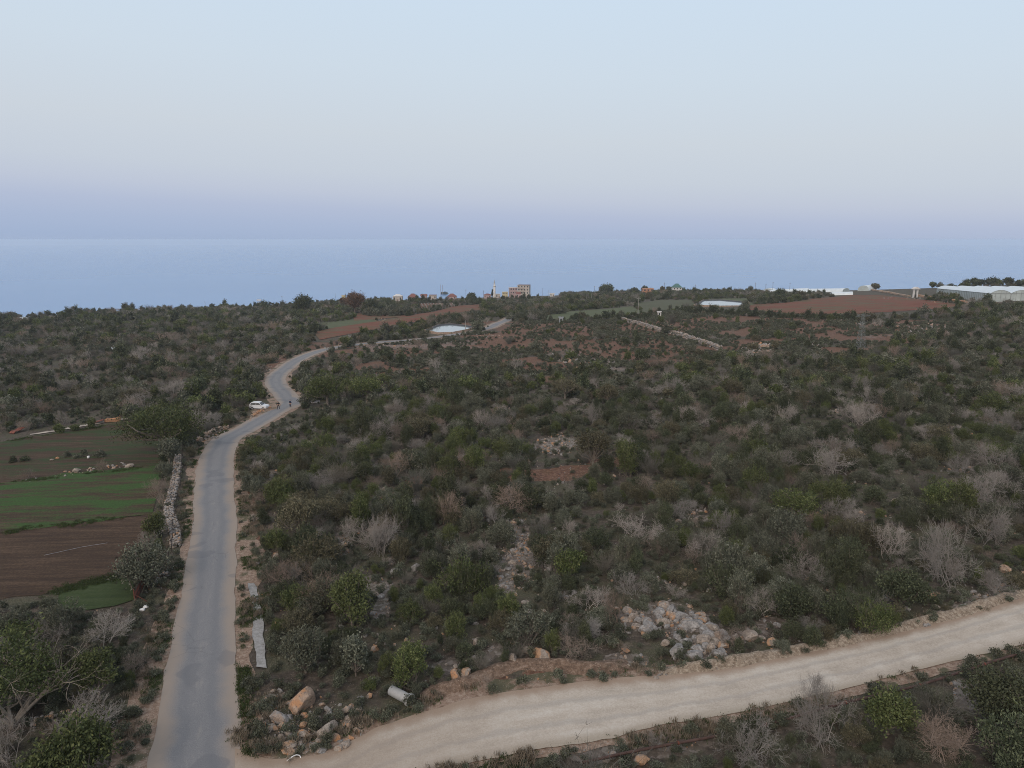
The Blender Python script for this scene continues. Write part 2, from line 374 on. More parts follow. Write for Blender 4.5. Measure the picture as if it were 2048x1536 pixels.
sx = g.n('ShaderNodeMapping'); g.l(uvn.outputs[0], sx.inputs['Vector']); sx.inputs['Scale'].default_value = (14, .5, 1)
streak = g.noise(1.0, 4, sx.outputs[0], .6)
gr = g.ramp(g.noise(14, 4, P, .8), [(.3, (.135, .136, .146)), (.7, (.245, .242, .246))])
un = g.math('ADD', U, g.math('MULTIPLY', g.math('SUBTRACT', g.noise(.35, 4, P), .5), .22))
edge = g.math('ABSOLUTE', g.math('SUBTRACT', un, .5)); dust = g.smooth(edge, .20, .44)
c = g.mix(g.math('MULTIPLY', dust, .85), gr, (.30, .245, .20))
tr = g.smooth(g.math('ABSOLUTE', g.math('SUBTRACT', g.math('ABSOLUTE', g.math('SUBTRACT', un, .50)), .17)), .10, .02)
c = g.mix(g.math('MULTIPLY', tr, g.math('MULTIPLY', streak, .5)), c, (.122, .130, .145))
pale = g.math('MULTIPLY', g.smooth(streak, .50, .72), g.smooth(g.math('ABSOLUTE', g.math('SUBTRACT', un, .5)), .14, .02))
c = g.mix(g.math('MULTIPLY', pale, .4), c, (.29, .27, .25))
patch = g.smooth(g.noise(.22, 2, P), .60, .63); c = g.mix(g.math('MULTIPLY', patch, .35), c, (.11, .115, .13))
crk = g.math('MULTIPLY', g.smooth(g.voro(.45, P, 'DISTANCE_TO_EDGE'), .022, .008), g.smooth(g.noise(.3, 3, P), .54, .62)); c = g.mix(g.math('MULTIPLY', crk, .22), c, (.06, .06, .065))
g.l(c, b.inputs['Base Color']); b.inputs['Roughness'].default_value = .8; b.inputs['Specular IOR Level'].default_value = .3; g.bump(b, g.noise(25, 3, P), .3, .02)
dm, nt, b = newmat('dusty_verge'); g = N(nt); P = g.pos()
c = g.ramp(g.noise(3.0, 5, P, .7), [(.3, (.13, .082, .058)), (.5, (.25, .175, .13)), (.72, (.36, .29, .235))])
c = g.mix(g.math('MULTIPLY', g.smooth(g.noise(.45, 4, P), .50, .62), .8), c, (.055, .062, .030))
c = g.mix(g.smooth(g.voro(6, P), .20, .10), c, (.38, .32, .28)); g.l(c, b.inputs['Base Color']); g.bump(b, g.noise(8, 4, P), .6, .08)
VL = np.interp(RCd, [0, 44, 52, 70, 100, 150, 200, 400], [2.2, 2.6, 2.4, 1.0, 1.1, 1.6, 1.5, 1.5]); VR = np.interp(RCd, [0, 50, 62, 76, 92, 110, 150, 400], [.8, 1.0, 1.8, 2.8, 2.4, 1.0, 1.1, 1.2])
sheet('verge', offset(RC, -RW - VL), offset(RC, RW + VR), dm, .03, 12, 1.0, .75, 3)
sheet('asphalt_road', offset(RC, -RW), offset(RC, RW), am, .07, 12, 1.0, .22, 1)
# slip of tarmac where the side lane leaves at the bend
sheet('asphalt_apron', pix([(583, 789), (597, 796), (612, 800), (640, 800)]), pix([(585, 819), (597, 815), (610, 808), (640, 806)]), am, .085, 6, .6, .2, 8)
sheet('lay_by', pix([(500, 822), (520, 812), (545, 805), (556, 803)]), pix([(512, 834), (530, 826), (552, 818), (562, 811)]), dm, .10, 6, .6, .3, 9)
# white dirt track
TU = [(470, 1500), (560, 1517), (660, 1503), (719, 1475), (772, 1447), (866, 1422), (960, 1392), (1100, 1374), (1285, 1355), (1470, 1335), (1655, 1298), (1840, 1256), (2048, 1196), (2350, 1095), (2700, 960)]
TL = [(470, 1690), (620, 1630), (760, 1580), (850, 1548), (900, 1534), (1000, 1516), (1100, 1498), (1193, 1483), (1331, 1452), (1470, 1429), (1655, 1387), (1840, 1341), (2048, 1290), (2350, 1212), (2700, 1110)]
TA, TB = catmull(pix(TU)[:, :2], 8), catmull(pix(TL)[:, :2], 8)
tm, nt, b = newmat('pale_track'); g = N(nt); P = g.pos(); uvn = g.n('ShaderNodeUVMap', uv_map='uv'); se = g.n('ShaderNodeSeparateXYZ'); g.l(uvn.outputs[0], se.inputs[0]); U = se.outputs[0]
sx = g.n('ShaderNodeMapping'); g.l(uvn.outputs[0], sx.inputs['Vector']); sx.inputs['Scale'].default_value = (5, .06, 1); st = g.noise(1.0, 4, sx.outputs[0], .6)
c = g.ramp(g.math('ADD', g.math('MULTIPLY', st, .25), g.math('ADD', g.math('MULTIPLY', g.noise(7, 6, P, .8), .45), g.math('MULTIPLY', g.noise(.5, 5, P, .65), .30))), [(.36, (.31, .27, .225)), (.50, (.45, .392, .332)), (.62, (.54, .50, .445))])
un = g.math('ADD', U, g.math('MULTIPLY', g.math('SUBTRACT', g.noise(.5, 4, P), .5), .2))
c = g.mix(g.math('MULTIPLY', g.smooth(un, .22, .04), .8), c, (.27, .19, .135)); c = g.mix(g.math('MULTIPLY', g.smooth(un, .82, 1.0), .7), c, (.30, .25, .19))
wt_ = g.smooth(g.math('ABSOLUTE', g.math('SUBTRACT', g.math('ABSOLUTE', g.math('SUBTRACT', un, .50)), .17)), .07, .01); c = g.mix(g.math('MULTIPLY', wt_, .35), c, (.27, .255, .24))
xs = g.n('ShaderNodeSeparateXYZ'); g.l(P, xs.inputs[0]); c = g.mix(g.math('MULTIPLY', g.smooth(xs.outputs[0], 6, -14), .55), c, (.27, .205, .155))
c = g.mix(g.math('MULTIPLY', g.smooth(g.voro(9, P), .16, .08), .5), c, (.5, .46, .42))
g.l(c, b.inputs['Base Color']); b.inputs['Roughness'].default_value = .95; g.bump(b, g.math('ADD', st, g.noise(12, 4, P)), .35, .06)
sheet('track_verge', pix([(480, 1480), (570, 1500), (650, 1480), (719, 1452), (772, 1428), (866, 1395), (960, 1362), (1100, 1345), (1285, 1335), (1470, 1318), (1655, 1283), (1840, 1240), (2048, 1180), (2350, 1080), (2700, 945)]),
      pix([(470, 1700), (620, 1640), (760, 1590), (850, 1558), (900, 1546), (1000, 1528), (1100, 1512), (1193, 1500), (1331, 1470), (1470, 1447), (1655, 1407), (1840, 1360), (2048, 1306), (2350, 1226), (2700, 1125)]), dm, .035, 14, .8, .5, 12)
sheet('dirt_track', TA, TB, tm, .085, 18, .5, .3, 6)
cm, nt, b = newmat('old_concrete'); g = N(nt); P = g.pos(); c = g.ramp(g.noise(3, 5, P, .7), [(.3, (.20, .195, .19)), (.7, (.36, .355, .35))]); c = g.mix(g.math('MULTIPLY', g.smooth(g.noise(4, 5, P, .8), .50, .70), .6), c, (.15, .12, .095)); g.l(c, b.inputs['Base Color'])
sheet('concrete_strip', pix([(494, 1168), (500, 1205), (508, 1250), (506, 1290), (510, 1335)]), pix([(512, 1168), (520, 1200), (530, 1250), (529, 1290), (532, 1338)]), cm, .10, 5, .3, .32, 33)
# fields on the left
def field_mat(name, stops, green=None, gth=(.5, .6), gs=.25, fur=(1.6, .12), ang=0.0):
    m, nt, b = newmat(name); g = N(nt); P = g.pos(); mp = g.n('ShaderNodeMapping'); g.l(P, mp.inputs['Vector']); mp.inputs['Rotation'].default_value = (0, 0, ang); mp.inputs['Scale'].default_value = (fur[1], fur[0], 1)
    s = g.noise(1.0, 5, mp.outputs[0], .65); n2 = g.noise(4, 5, P, .7); f = g.math('ADD', g.math('MULTIPLY', s, .55), g.math('MULTIPLY', n2, .45))
    c = g.ramp(f, stops)
    if green:
        mp2 = g.n('ShaderNodeMapping'); g.l(P, mp2.inputs['Vector']); mp2.inputs['Rotation'].default_value = (0, 0, ang); mp2.inputs['Scale'].default_value = (gs * .35, gs * 1.6, 1)
        gg = g.smooth(g.math('ADD', g.noise(1, 5, mp2.outputs[0], .7), g.math('MULTIPLY', g.math('SUBTRACT', n2, .5), .3)), *gth)
        c = g.mix(gg, c, g.ramp(n2, [(.3, tuple(v * .7 for v in green)), (.7, tuple(v * 1.3 for v in green))]))
    g.l(c, b.inputs['Base Color']); b.inputs['Roughness'].default_value = .95; g.bump(b, f, .7, .2); return m
BR = [(.36, (.032, .019, .012)), (.5, (.055, .033, .020)), (.64, (.108, .069, .044))]
f_plough = field_mat('ploughed_soil', BR, (.05, .055, .025), (.66, .74), ang=-.12)
f_green = field_mat('young_crop', BR, (.034, .076, .015), (.38, .56), ang=-.12)
f_mixed = field_mat('patchy_crop', BR, (.032, .050, .016), (.45, .60), ang=-.12)
sheet('ploughed_field', pix([(-420, 1105), (-150, 1083), (0, 1066), (90, 1056), (180, 1043), (284, 1031), (305, 1026)]), pix([(-420, 1270), (-150, 1230), (0, 1199), (90, 1184), (168, 1168), (230, 1150), (300, 1120)]), f_plough, .05, 30, .6, .9, 41)
sheet('green_field', pix([(-420, 1000), (-150, 985), (0, 968), (120, 949), (269, 936), (330, 930)]), pix([(-420, 1107), (-150, 1085), (0, 1068), (90, 1058), (180, 1045), (284, 1033), (305, 1028)]), f_green, .09, 26, .6, .9, 42)
sheet('upper_field', pix([(-420, 925), (-100, 900), (0, 884), (120, 864), (257, 842), (330, 852)]), pix([(-420, 1001), (-150, 986), (0, 969), (120, 950), (269, 937), (330, 931)]), f_mixed, .06, 24, .6, .9, 43)
f_grass = field_mat('lush_grass', [(.35, (.024, .036, .015)), (.5, (.036, .056, .016)), (.68, (.06, .075, .035))], None)
sheet('grass_patch', pix([(118, 1185), (170, 1172), (230, 1160), (262, 1150)]), pix([(115, 1222), (170, 1222), (235, 1215), (275, 1200)]), f_grass, .09, 10, .8, .5, 44)
sheet('field_path', pix([(60, 869), (110, 861), (190, 847), (258, 836)]), pix([(60, 871), (110, 863.5), (190, 849.5), (258, 838.5)]), plain('pale_gravel', (.32, .28, .24), .9, 0, .5, .5), .13, 3, .5, .5, 45)
# far fields
RD = [(.35, (.10, .034, .020)), (.5, (.155, .052, .030)), (.68, (.21, .090, .056))]
f_red = field_mat('red_soil', RD, (.10, .085, .045), (.47, .60), gs=.08, fur=(.5, .05), ang=.3)
f_fgreen = field_mat('far_crop', [(.35, (.060, .075, .036)), (.6, (.10, .11, .055)), (.7, (.13, .12, .07))], None, fur=(.4, .05))
f_fdark = field_mat('far_meadow', [(.35, (.060, .070, .038)), (.6, (.09, .088, .050)), (.7, (.13, .11, .075))], None, fur=(.4, .05))
sheet('far_red_field', pix([(625, 664), (700, 650), (760, 642), (800, 635), (860, 625), (905, 613), (960, 609)]), pix([(640, 680), (700, 668), (770, 655), (840, 643), (880, 634), (915, 626), (965, 620)]), f_red, .16, 10, 3, 1, 51)
sheet('red_bank_field', pix([(706, 626), (740, 630), (785, 631), (810, 630)]), pix([(708, 642), (740, 640), (785, 636), (812, 634)]), f_red, .20, 6, 3, 1, 52)
sheet('far_green_field', pix([(590, 656), (640, 646), (700, 640), (745, 639)]), pix([(600, 664), (650, 659), (700, 651), (755, 643)]), f_fgreen, .18, 6, 3, 1, 53)
sheet('vineyard_field', pix([(832, 608), (870, 607), (910, 606)]), pix([(838, 622), (870, 618), (908, 612)]), f_red, .12, 6, 3, 1, 54)
sheet('valley_green_field', pix([(1090, 632), (1137, 623), (1225, 617), (1262, 613)]), pix([(1090, 641), (1140, 640), (1230, 633), (1290, 625)]), f_fgreen, .15, 8, 3, 1, 55)
sheet('valley_brown_field', pix([(1262, 608), (1320, 600), (1385, 600)]), pix([(1290, 626), (1335, 622), (1392, 614)]), f_fdark, .13, 8, 3, 1, 56)
sheet('ridge_green_field', pix([(1412, 598), (1450, 597), (1500, 597)]), pix([(1412, 605), (1450, 605), (1510, 611)]), f_fgreen, .12, 6, 3, 1, 57)
sheet('right_red_field', pix([(1495, 611), (1567, 606), (1634, 597), (1700, 591), (1767, 591), (1834, 599), (1925, 611)]), pix([(1495, 620), (1567, 627), (1634, 629), (1714, 628), (1780, 624), (1847, 620), (1927, 614)]), f_red, .15, 14, 3, 1, 58)
sheet('hill_meadow', pix([(1745, 574), (1800, 573), (1872, 573)]), pix([(1770, 588), (1820, 590), (1872, 592)]), f_fdark, .12, 8, 3, 1, 59)
# reservoirs (water in a lined basin)
wm, nt, b = newmat('pond_water'); b.inputs['Base Color'].default_value = (.30, .36, .38, 1); b.inputs['Roughness'].default_value = .06; b.inputs['Specular IOR Level'].default_value = .9
lin = plain('pond_liner', (.05, .05, .055), .6, 0, .3, .5)
def basin(poly, lift, rim):
    P = pix(poly)[:, :2]; c = P.mean(0); z = float(H(P[:, 0], P[:, 1]).mean()) + lift; n = len(P)
    w = MB(); w.add([(x, y, z) for x, y in P], [tuple(range(n))[::1]]); o = w.build('reservoir_water', wm); tag(o, kind='structure')
    if np.dot(np.array(o.data.polygons[0].normal), (0, 0, 1)) < 0: o.data.flip_normals()
    Q = c + (P - c) * (1 + rim / np.linalg.norm(P - c, axis=1).mean()); R = c + (P - c) * (1 + 2.4 * rim / np.linalg.norm(P - c, axis=1).mean())
    V = [(x, y, z - .3) for x, y in P] + [(x, y, z + .55) for x, y in Q] + [(x, y, z + .55) for x, y in c + (Q - c) * 1.03] + [(x, y, float(H(x, y)) - 1.5) for x, y in R]
    F = [(k * n + i, k * n + (i + 1) % n, (k + 1) * n + (i + 1) % n, (k + 1) * n + i) for k in range(3) for i in range(n)]
    r = MB(); r.add(V, F); r.M = [0] * n + [1] * (2 * n); tag(r.build('reservoir_bank', [lin, dm]), kind='structure')
basin([(857, 664), (880, 656), (900, 654), (925, 655), (943, 657), (930, 661), (905, 666), (880, 667)], .5, 1.6)
basin([(1394, 613), (1410, 607), (1440, 606), (1488, 607), (1478, 612), (1440, 613)], .8, 2.0)

# low banks of earth and rubble pushed up along the upper edge of the track
def bank(name, pts, w_, h_, seed, mat):
    P = resample(catmull(pix(pts)[:, :2], 6), .35); n = len(P); T = np.gradient(P, axis=0); T /= np.linalg.norm(T, axis=1)[:, None]; Nn = np.stack([-T[:, 1], T[:, 0]], 1); m = 9; V = []
    s = np.arange(n) * .35; hh = h_ * (.45 + 1.1 * fbm(s / 1.6, s * 0, seed, 3)) * np.minimum(1, np.minimum(np.arange(n), np.arange(n)[::-1]) / 6); ww = w_ * (.8 + .5 * fbm(s / 2.5, s * 0 + 5, seed, 2))
    for j in range(m):
        t = j / (m - 1) * 2 - 1; q = P + Nn * (ww * t / 2)[:, None]; z = H(q[:, 0], q[:, 1]) + (np.cos(t * math.pi) + 1) / 2 * hh + (fbm(q[:, 0] * 3, q[:, 1] * 3, seed + 2, 3) - .5) * .35 * h_ - (.08 if abs(t) == 1 else 0) + .04; V.append(np.column_stack([q, z]))
    V = np.stack(V, 1).reshape(-1, 3); i = np.arange(n - 1)[:, None] * m + np.arange(m - 1)[None, :]; F = np.stack([i, i + 1, i + m + 1, i + m], -1).reshape(-1, 4); a, b2, c = V[F[0, 0]], V[F[0, 1]], V[F[0, 2]]
    if np.cross(b2 - a, c - a)[2] < 0: F = F[:, ::-1]
    tag(link(name, mesh_np(name, V, F, [mat], smooth=True)), kind='structure')
km, nt, b = newmat('bank_earth'); g = N(nt); P = g.pos(); c = g.ramp(g.noise(4, 6, P, .75), [(.32, (.12, .088, .062)), (.5, (.27, .215, .165)), (.66, (.42, .36, .29))]); c = g.mix(g.smooth(g.voro(5, P), .22, .10), c, (.40, .35, .29)); g.l(c, b.inputs['Base Color']); b.inputs['Roughness'].default_value = .95; g.bump(b, g.noise(6, 5, P, .7), .9, .15)
kr, nt, b = newmat('bank_red_earth'); g = N(nt); P = g.pos(); c = g.ramp(g.noise(3, 6, P, .75), [(.32, (.075, .052, .038)), (.5, (.175, .118, .085)), (.68, (.32, .24, .185))]); c = g.mix(g.smooth(g.voro(6, P), .20, .09), c, (.36, .29, .23)); g.l(c, b.inputs['Base Color']); b.inputs['Roughness'].default_value = .95; g.bump(b, g.noise(6, 5, P, .7), .9, .15)
bank('earth_bank', [(1320, 1346), (1400, 1336), (1470, 1325), (1560, 1308), (1655, 1290), (1750, 1270), (1840, 1246), (1940, 1220), (2048, 1184), (2250, 1115)], 1.5, .5, 91, km)
bank('red_earth_bank', [(850, 1405), (880, 1380), (930, 1368), (985, 1345), (1030, 1330), (1080, 1328), (1140, 1335), (1200, 1338), (1260, 1330)], 2.0, .5, 92, kr)
# ------------------------------------------------------------------ plant builders
def leaf_quads(C, D, L, W, rng, jitter=.9):
    """rhombic leaves: centre C, general direction D, length L, width W"""
    n = len(C); d = D + rng.normal(0, jitter, (n, 3)); d /= np.linalg.norm(d, axis=1)[:, None]
    s = np.cross(d, rng.normal(0, 1, (n, 3))); s /= np.linalg.norm(s, axis=1)[:, None] + 1e-9
    L = (L * rng.uniform(.7, 1.3, n))[:, None] * .5; W = (W * rng.uniform(.7, 1.3, n))[:, None] * .5
    V = np.stack([C - d * L, C + s * W, C + d * L, C - s * W], 1).reshape(-1, 3)
    return V, np.arange(4 * n).reshape(-1, 4)
def tubes(S, sides=3):
    """S: rows (x0,y0,z0,x1,y1,z1,r0,r1) -> open tubes"""
    S = np.asarray(S, float); p0, p1, r0, r1 = S[:, :3], S[:, 3:6], S[:, 6], S[:, 7]; d = p1 - p0; d /= np.linalg.norm(d, axis=1)[:, None] + 1e-9
    up = np.where(np.abs(d[:, 2:3]) < .9, [[0, 0, 1.]], [[1., 0, 0]]); a = np.cross(d, up); a /= np.linalg.norm(a, axis=1)[:, None]; b = np.cross(d, a)
    V = []
    for P, R in ((p0, r0), (p1, r1)):
        for i in range(sides):
            t = 2 * math.pi * i / sides; V.append(P + R[:, None] * (a * math.cos(t) + b * math.sin(t)))
    V = np.stack(V, 1).reshape(-1, 3); n = len(S); o = np.arange(n)[:, None] * 2 * sides
    F = np.concatenate([np.concatenate([o + i, o + (i + 1) % sides, o + sides + (i + 1) % sides, o + sides + i], 1) for i in range(sides)])
    return V, F
def grow(rng, p, d, L, r, depth, out, tips, split=(3, 4), spread=.5, up=.25, shrink=.62, wig=.18, seg=2, rshrink=.58):
    d = d / np.linalg.norm(d)
    for k in range(seg):
        q = p + d * L / seg; r2 = r * (1 - .25 * (k + 1) / seg); out.append((*p, *q, r, r2)); p, r = q, r2
        d = d + rng.normal(0, wig, 3) + np.array([0, 0, up * .25]); d /= np.linalg.norm(d)
        if depth > 0 and k < seg - 1:
            dd = d + rng.normal(0, spread, 3); grow(rng, p, dd, L * shrink * .8, r * rshrink, depth - 1, out, tips, split, spread, up, shrink, wig, seg, rshrink)
    if depth == 0: tips.append((*p, *d)); return
    for _ in range(rng.integers(split[0], split[1] + 1)):
        dd = d + rng.normal(0, spread, 3) + np.array([0, 0, up]); grow(rng, p, dd, L * shrink * rng.uniform(.8, 1.15), r * rshrink, depth - 1, out, tips, split, spread, up, shrink, wig, seg, rshrink)
def foliage_mesh(name, rng, lobes, nsh, per, L, W, mat, sig=.16, up=.35, deep=.55, spike=.0, jit=.8):
    """lobes: (x,y,z,rx,ry,rz). Leaf tufts sit on shoots that end near the lobe surface."""
    lob = np.array(lobes, float); vol = (lob[:, 3] * lob[:, 4]) ** .9; pick = rng.choice(len(lob), nsh, p=vol / vol.sum()); q = lob[pick]
    dv = rng.normal(0, 1, (nsh, 3)); dv[:, 2] = np.where(dv[:, 2] < -.35, -dv[:, 2], dv[:, 2]); dv /= np.linalg.norm(dv, axis=1)[:, None]
    rad = deep + (1 - deep) * rng.random(nsh) ** .45; rad *= rng.uniform(.85, 1.12, nsh)
    tip = q[:, :3] + dv * q[:, 3:6] * rad[:, None]; tip[:, 2] = np.maximum(tip[:, 2], .12) + spike * rng.random(nsh) ** 3
    cv = rng.random(nsh); D = dv * .8 + np.array([0, 0, up]); D /= np.linalg.norm(D, axis=1)[:, None]
    C = np.repeat(tip, per, 0) + rng.normal(0, sig, (nsh * per, 3)) - np.repeat(D, per, 0) * (np.abs(rng.normal(0, sig * 1.6, nsh * per)))[:, None]
    C[:, 2] = np.maximum(C[:, 2], .03)
    V, F = leaf_quads(C, np.repeat(D, per, 0), L, W, rng, jit)
    hz = (tip[:, 2] - tip[:, 2].min()) / (np.ptp(tip[:, 2]) + 1e-6)
    return mesh_np(name, V, F, [mat], attrs={'v': np.repeat(rng.random(len(C)), 4), 'c': np.repeat(np.repeat(cv, per), 4)}), tip
def stems_mesh(name, rng, tips, mat, base=.12, r=.035, n=26, sides=3, z0=0.0):
    k = rng.choice(len(tips), min(n, len(tips)), replace=False); S = []
    for i in k:
        a = np.array([rng.normal(0, base), rng.normal(0, base), z0]); m = a * .45 + tips[i] * .55 + rng.normal(0, .06, 3); m[2] = tips[i][2] * .45 + z0 * .5
        S += [(*a, *m, r, r * .65), (*m, *tips[i], r * .65, r * .25)]
    V, F = tubes(S, sides); return mesh_np(name, V, F, [mat])
m_bark = plain('grey_bark', (.16, .135, .115), .9, 0, .35, 4)
def twigmat(name, a, b_):
    m, nt, b = newmat(name); g = N(nt); r = g.rnd(); k = g.math('ADD', g.math('MULTIPLY', r, .5), .75); kk = g.n('ShaderNodeCombineColor')
    for i in range(3): g.l(k, kk.inputs[i])
    r2 = g.math('FRACT', g.math('MULTIPLY', r, 13.7)); g.l(g.mix(1.0, g.mix(r2, a, b_), kk.outputs[0], 'MULTIPLY'), b.inputs['Base Color']); b.inputs['Roughness'].default_value = .9; return m
m_twig = twigmat('bare_twig', (.29, .26, .235), (.22, .205, .19)); m_brush = twigmat('grey_brush', (.15, .135, .112), (.12, .115, .10))
m_twigr = twigmat('reddish_twig', (.235, .175, .14), (.20, .165, .14))
FM = {'dark': foliage('dark_leaves', (.022, .030, .017), (.054, .068, .038), (.140, .158, .092), .32),  # light tones raised: sky-lit leaf tips are partly put into the colour
      'yellow': foliage('yellow_green_leaves', (.036, .050, .019), (.076, .098, .034), (.170, .190, .080), .24),
      'grey': foliage('grey_green_leaves', (.050, .058, .042), (.105, .114, .084), (.205, .212, .162), .26),
      'brown': foliage('brown_green_leaves', (.048, .046, .029), (.098, .092, .058), (.185, .170, .112), .26),
      'carob': foliage('carob_leaves', (.028, .038, .015), (.056, .074, .027), (.11, .13, .05), .12),
      'rust': foliage('rusty_autumn_leaves', (.085, .048, .034), (.14, .085, .060), (.20, .13, .095), .1),
      'cushion': foliage('cushion_leaves', (.040, .046, .032), (.088, .098, .070), (.175, .188, .138), .34)}
# prototypes -------------------------------------------------------
rg = np.random.default_rng(11)
def lobes_round(rng, w, h, n):
    L = [(0, 0, h * .48, w * .36, w * .36, h * .50)]
    for _ in range(n):
        a = rng.uniform(0, 6.28); d = rng.uniform(.12, .34) * w; s = rng.uniform(.55, 1.0)
        L.append((d * math.cos(a), d * math.sin(a), h * rng.uniform(.25, .6) * s, w * .24 * s, w * .24 * s, h * .38 * s))
    return L
PROTO = {}
SHAPES = [(2.6, 2.2, 6), (3.4, 1.9, 9), (2.0, 2.9, 5), (3.0, 2.5, 8), (2.4, 1.6, 7), (2.2, 2.4, 4)]
for k, cls in enumerate(['dark'] * 6 + ['yellow'] * 3 + ['grey'] * 3 + ['brown'] * 2):
    w, h, nl = SHAPES[k % 6]; w *= rg.uniform(.92, 1.08); h *= rg.uniform(.92, 1.08)
    lob = lobes_round(rg, w, h, nl)
    fm, tips = foliage_mesh('foliage', rg, lob, 190, 24, .135, .052, FM[cls], .10, .75, .42, .6, .55)
    st = stems_mesh('branches', rg, tips, m_bark, .2, .018, 60)
    far, _ = foliage_mesh('far_foliage', rg, lob, 90, 12, .28, .14, FM[cls], .16, .5, .45, .12)
    PROTO.setdefault(cls, []).append((fm, st, far))
CUSH, CUSHF = [], []
for k in range(4):
    lob = lobes_round(rg, 1.3, .75, 3); CUSH.append(foliage_mesh('foliage', rg, lob, 60, 12, .12, .05, FM['cushion'], .07, .6, .4, .2)[0])
    CUSHF.append(foliage_mesh('far_cushion', rg, lob, 34, 6, .26, .13, FM['cushion'], .08, .6, .4, .15)[0])
def bare_shrub_mesh(rng, hgt, mat, stems=6, depth=3, thick=1.0, lean=.55, split=(2, 3)):
    S, T = [], []
    for _ in range(stems):
        a = rng.uniform(0, 6.28); d = np.array([math.cos(a) * lean, math.sin(a) * lean, 1.0]) + rng.normal(0, .12, 3)
        grow(rng, np.array([rng.normal(0, .12), rng.normal(0, .12), 0]), d, .42, .0145, depth, S, T, split, .50, .16, .72, .15, 2, .68)
    for t in T:
        for _ in range(1):
            e = np.array(t[3:]) + rng.normal(0, .55, 3); e /= np.linalg.norm(e); q = np.array(t[:3]); S.append((*q, *(q + e * rng.uniform(.06, .14)), .0035, .002))
    S = np.array(S); s = hgt / S[:, 5].max(); S[:, :6] *= s; S[:, 6:] = np.maximum(S[:, 6:] * s, .0045) * thick
    V, F = tubes(S, 3); return mesh_np('bare_shrub', V, F, [mat])
BARE = [bare_shrub_mesh(rg, 2.9, m_twig if k % 3 else m_twigr, 5 + k % 3, 4, 1.0, .5 + .14 * (k % 3)) for k in range(6)]
BAREF = [bare_shrub_mesh(rg, 2.8, m_twig if k % 3 else m_twigr, 6, 3, 1.8, .6) for k in range(4)]

def brush_mesh(rng, hgt, n=110):
    S = []
    for _ in range(n):
        a = rng.uniform(0, 6.28); q = rng.random() ** .5; d = np.array([math.cos(a) * q * .75, math.sin(a) * q * .75, 1.0]); L = hgt * rng.uniform(.55, 1.05); p = np.array([rng.normal(0, .15), rng.normal(0, .15), 0.0]); r = .013
        for k in range(4):
            d2 = d / np.linalg.norm(d); p2 = p + d2 * L / 4 / d2[2] * min(1, d2[2] + .25); S.append((*p, *p2, r, r * .75)); r *= .75; d = d + rng.normal(0, .14, 3)
            for _k in range(3 if k else 0):
                e = d / np.linalg.norm(d) + rng.normal(0, .5, 3); p3 = p2 + e * rng.uniform(.12, .32); S.append((*p2, *p3, .006, .004))
            p = p2
    V, F = tubes(S, 3); return mesh_np('brush', V, F, [m_brush])
BRUSH = [brush_mesh(rg, rg.uniform(1.5, 2.3)) for _ in range(4)]
# rocks -------------------------------------------------------------
def rockmat(name, cols, stain, sth=(.52, .66)):
    m, nt, b = newmat(name); g = N(nt); P = g.obj(); r = g.rnd(); mp = g.n('ShaderNodeMapping'); g.l(P, mp.inputs['Vector']); cx = g.n('ShaderNodeCombineXYZ')
    for i in range(3): g.l(g.math('MULTIPLY', r, 31.0 + i * 7), cx.inputs[i])
    g.l(cx.outputs[0], mp.inputs['Location']); V = mp.outputs[0]
    c = g.ramp(g.noise(2.2, 5, V, .65), cols); s = g.smooth(g.math('ADD', g.noise(.9, 3, V), g.math('MULTIPLY', g.math('SUBTRACT', r, .5), .22)), *sth)
    c = g.mix(g.math('MULTIPLY', s, .75), c, stain); c = g.mix(g.math('MULTIPLY', g.smooth(g.noise(6, 5, V, .75), .52, .64), .75), c, (.10, .095, .09))
    g.l(c, b.inputs['Base Color']); b.inputs['Roughness'].default_value = .9; g.bump(b, g.noise(5, 6, V, .7), .7, .12); return m
m_lime = rockmat('weathered_limestone', [(.3, (.13, .12, .112)), (.5, (.25, .235, .225)), (.72, (.40, .385, .375))], (.33, .24, .18), (.60, .75))
m_tan = rockmat('tan_limestone', [(.3, (.17, .135, .11)), (.5, (.30, .25, .21)), (.72, (.44, .385, .335))], (.42, .235, .125))
m_red = rockmat('iron_stained_rock', [(.3, (.24, .17, .125)), (.52, (.36, .26, .195)), (.72, (.46, .37, .30))], (.42, .20, .085), (.46, .62))
def rock_mesh(rng, mat, sub=3, cuts=9, sq=(1, .8, .65), rough=.06):
    bm = bmesh.new(); bmesh.ops.create_icosphere(bm, subdivisions=sub, radius=1.0)
    V = np.array([v.co[:] for v in bm.verts])
    for _ in range(cuts):
        n = rng.normal(0, 1, 3); n /= np.linalg.norm(n); d = rng.uniform(.55, .85); e = V @ n - d; V = V - np.maximum(e, 0)[:, None] * n
    V += (np.stack([fbm(V[:, 0] * 2 + s * 9, V[:, 1] * 2 + V[:, 2] * 2.7, s, 2) for s in (1, 2, 3)], 1) - .5) * rough * 4
    V = V * np.array(sq) * rng.uniform(.85, 1.15, 3)
    for v, c in zip(bm.verts, V): v.co = c
    me = bpy.data.meshes.new('boulder'); bm.to_mesh(me); bm.free(); me.materials.append(mat); return me
ROCKS = [rock_mesh(rg, m, 3, rg.integers(7, 12)) for m in (m_lime, m_lime, m_lime, m_tan, m_tan, m_tan, m_red, m_red)]
ROCKF = [rock_mesh(rg, m, 1, 5) for m in (m_lime, m_lime, m_tan, m_tan, m_red)]

